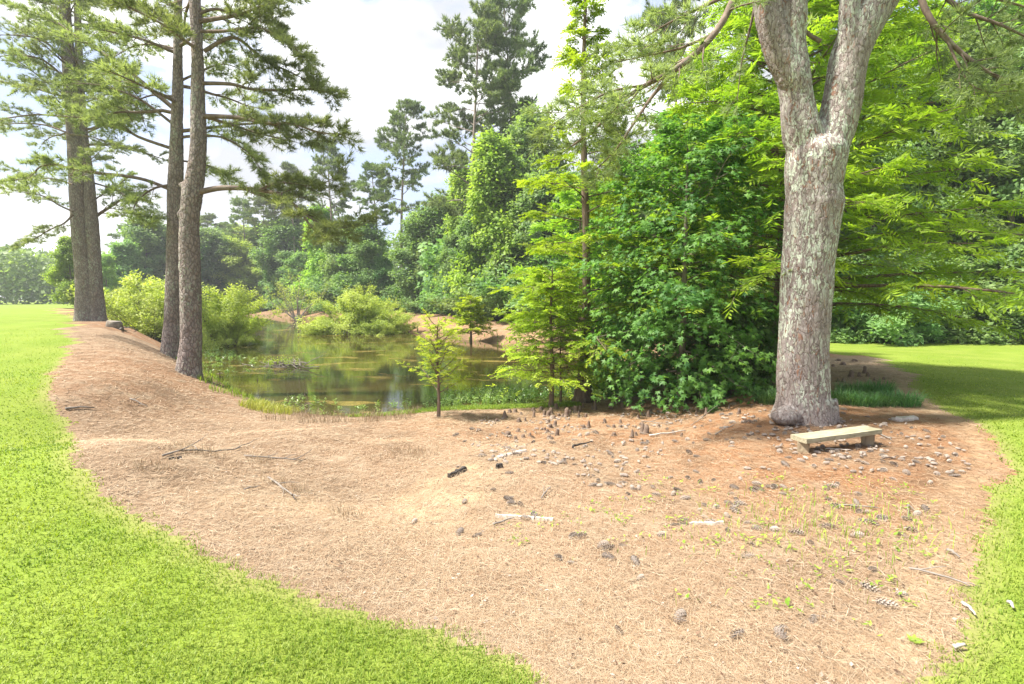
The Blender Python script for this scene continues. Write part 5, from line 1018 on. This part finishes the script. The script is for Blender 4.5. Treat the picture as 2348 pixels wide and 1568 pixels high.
# thin dark stems under the right tree line
for i, (u, Y, lb) in enumerate([(2062, 24.5, 'crooked pale stem at the lawn edge under the cypress branches'), (2105, 25, 'thin stem left of the forked stems in the right shade'), (2140, 25.3, 'pair-like leaning stem in the shade at right'), (2168, 24.8, 'straight dark stem in the right shade'), (2205, 25.5, 'thin dark stem right of the straight one'), (2248, 25, 'dark stem in front of lit leaves at right'), (2285, 24.6, 'dark stem second from the right frame edge'), (2330, 24.8, 'dark stem at the right frame edge'), (1960, 26, 'thin stem right of the forked pine, at the lawn edge')]):
    x = P(u, 683, Y)[0]; p = np.array([x, Y, G(x, Y)]); T = Tree(400+i); pth = path_from((0, 0, -.1), (T.rng.normal(0, .2), 0, 1), 4.5, 8, T.rng, .10, .4); tube(T.wood, pth, np.linspace(.07, .03, 9), 7, True)
    for k in range(6): a = T.rng.uniform(0, 6.28); T.dress(path_from(pth[int(T.rng.integers(3, 8))], (math.cos(a), math.sin(a), .5), 1.6, 5, T.rng, .15, -.1), .02, 6, .5, .3, 50, .4, 4, .3, 4)
    o = thing('sapling', p, lb, 'sapling', 'thin stems under the right tree line'); link('trunk', T.wood.mesh('sapling_wood', True), M['bark'], o); link('crown', leaves(T, 6, .15, .6, .06).mesh('sapling_leaves'), M['broad'], o)
# shed roof, pole and wires far across the lawn
sx = P(170, 683, 152); p = np.array([sx[0], 152, G(sx[0], 152)]); sh = thing('shed', p, 'little brown-roofed shed far across the lawn', 'shed'); mb = MB(); box_mesh(mb, (0, 0, .9), 4.4, 3, 1.9); link('wall', mb.mesh('shed_wall'), M['shed_wall'], sh)
mb = MB(); mb.add([(-2.7, -1.9, 1.75), (2.7, -1.9, 1.75), (2.7, 1.9, 1.75), (-2.7, 1.9, 1.75), (-2.2, 0, 2.75), (2.2, 0, 2.75)], [(3, 0, 4), (1, 2, 5)], [(0, 1, 5, 4), (2, 3, 4, 5), (3, 2, 1, 0)]); link('roof', mb.mesh('shed_roof'), M['roof'], sh)
mb = MB(); box_mesh(mb, (-.6, -1.53, .85), .9, .06, 1.6); link('door', mb.mesh('shed_door'), M['roof'], sh)
pp = P(212, 683, 128); p = np.array([pp[0], 128, G(pp[0], 128)]); pole = thing('utility_pole', p, 'wooden utility pole hidden behind the twin pine trunks', 'utility pole'); mb = MB(); tube(mb, np.array([(0, 0, -.5), (0, 0, 9.4)]), [.16, .11], 8, True); link('post', mb.mesh('pole_post', True), M['bark'], pole)
mb = MB(); box_mesh(mb, (0, 0, 8.5), .12, 2.2, .12); link('crossarm', mb.mesh('pole_crossarm'), M['bark'], pole)
for i, (zz, yy, lb) in enumerate([(8.6, -.9, 'uppermost overhead wire crossing the far left trees'), (8.6, .9, 'middle overhead wire crossing the far left trees'), (6.6, 0, 'lowest overhead wire crossing the far left trees')]):
    t = np.linspace(0, 1, 24); mb = MB(); tube(mb, np.stack([-70*t, yy+0*t, zz-4*1.3*t*(1-t)], 1), .022, 4, False); o = link('power_line', mb.mesh('power_line'), M['wire']); o.location = p; tag(o, lb, 'power line', 'overhead wires at far left')

# ------------------------------------------------------------------ the damp summer air
mb = MB(); v = np.array([(x_, y_, z_) for z_ in (-3, 30) for y_ in (-950, 950) for x_ in (-950, 950)], float); mb.add(v, None, [(0, 2, 3, 1), (4, 5, 7, 6), (0, 1, 5, 4), (2, 6, 7, 3), (0, 4, 6, 2), (1, 3, 7, 5)])
hm = bpy.data.materials.new('summer_haze'); hm.use_nodes = True; ht_ = hm.node_tree; ht_.nodes.clear(); pv = ht_.nodes.new('ShaderNodeVolumePrincipled'); pv.inputs['Color'].default_value = (.93, .96, 1, 1); pv.inputs['Density'].default_value = .0008; pv.inputs['Anisotropy'].default_value = .2
ho = ht_.nodes.new('ShaderNodeOutputMaterial'); ht_.links.new(pv.outputs[0], ho.inputs['Volume']); tag(link('haze', mb.mesh('haze'), hm), kind='stuff')
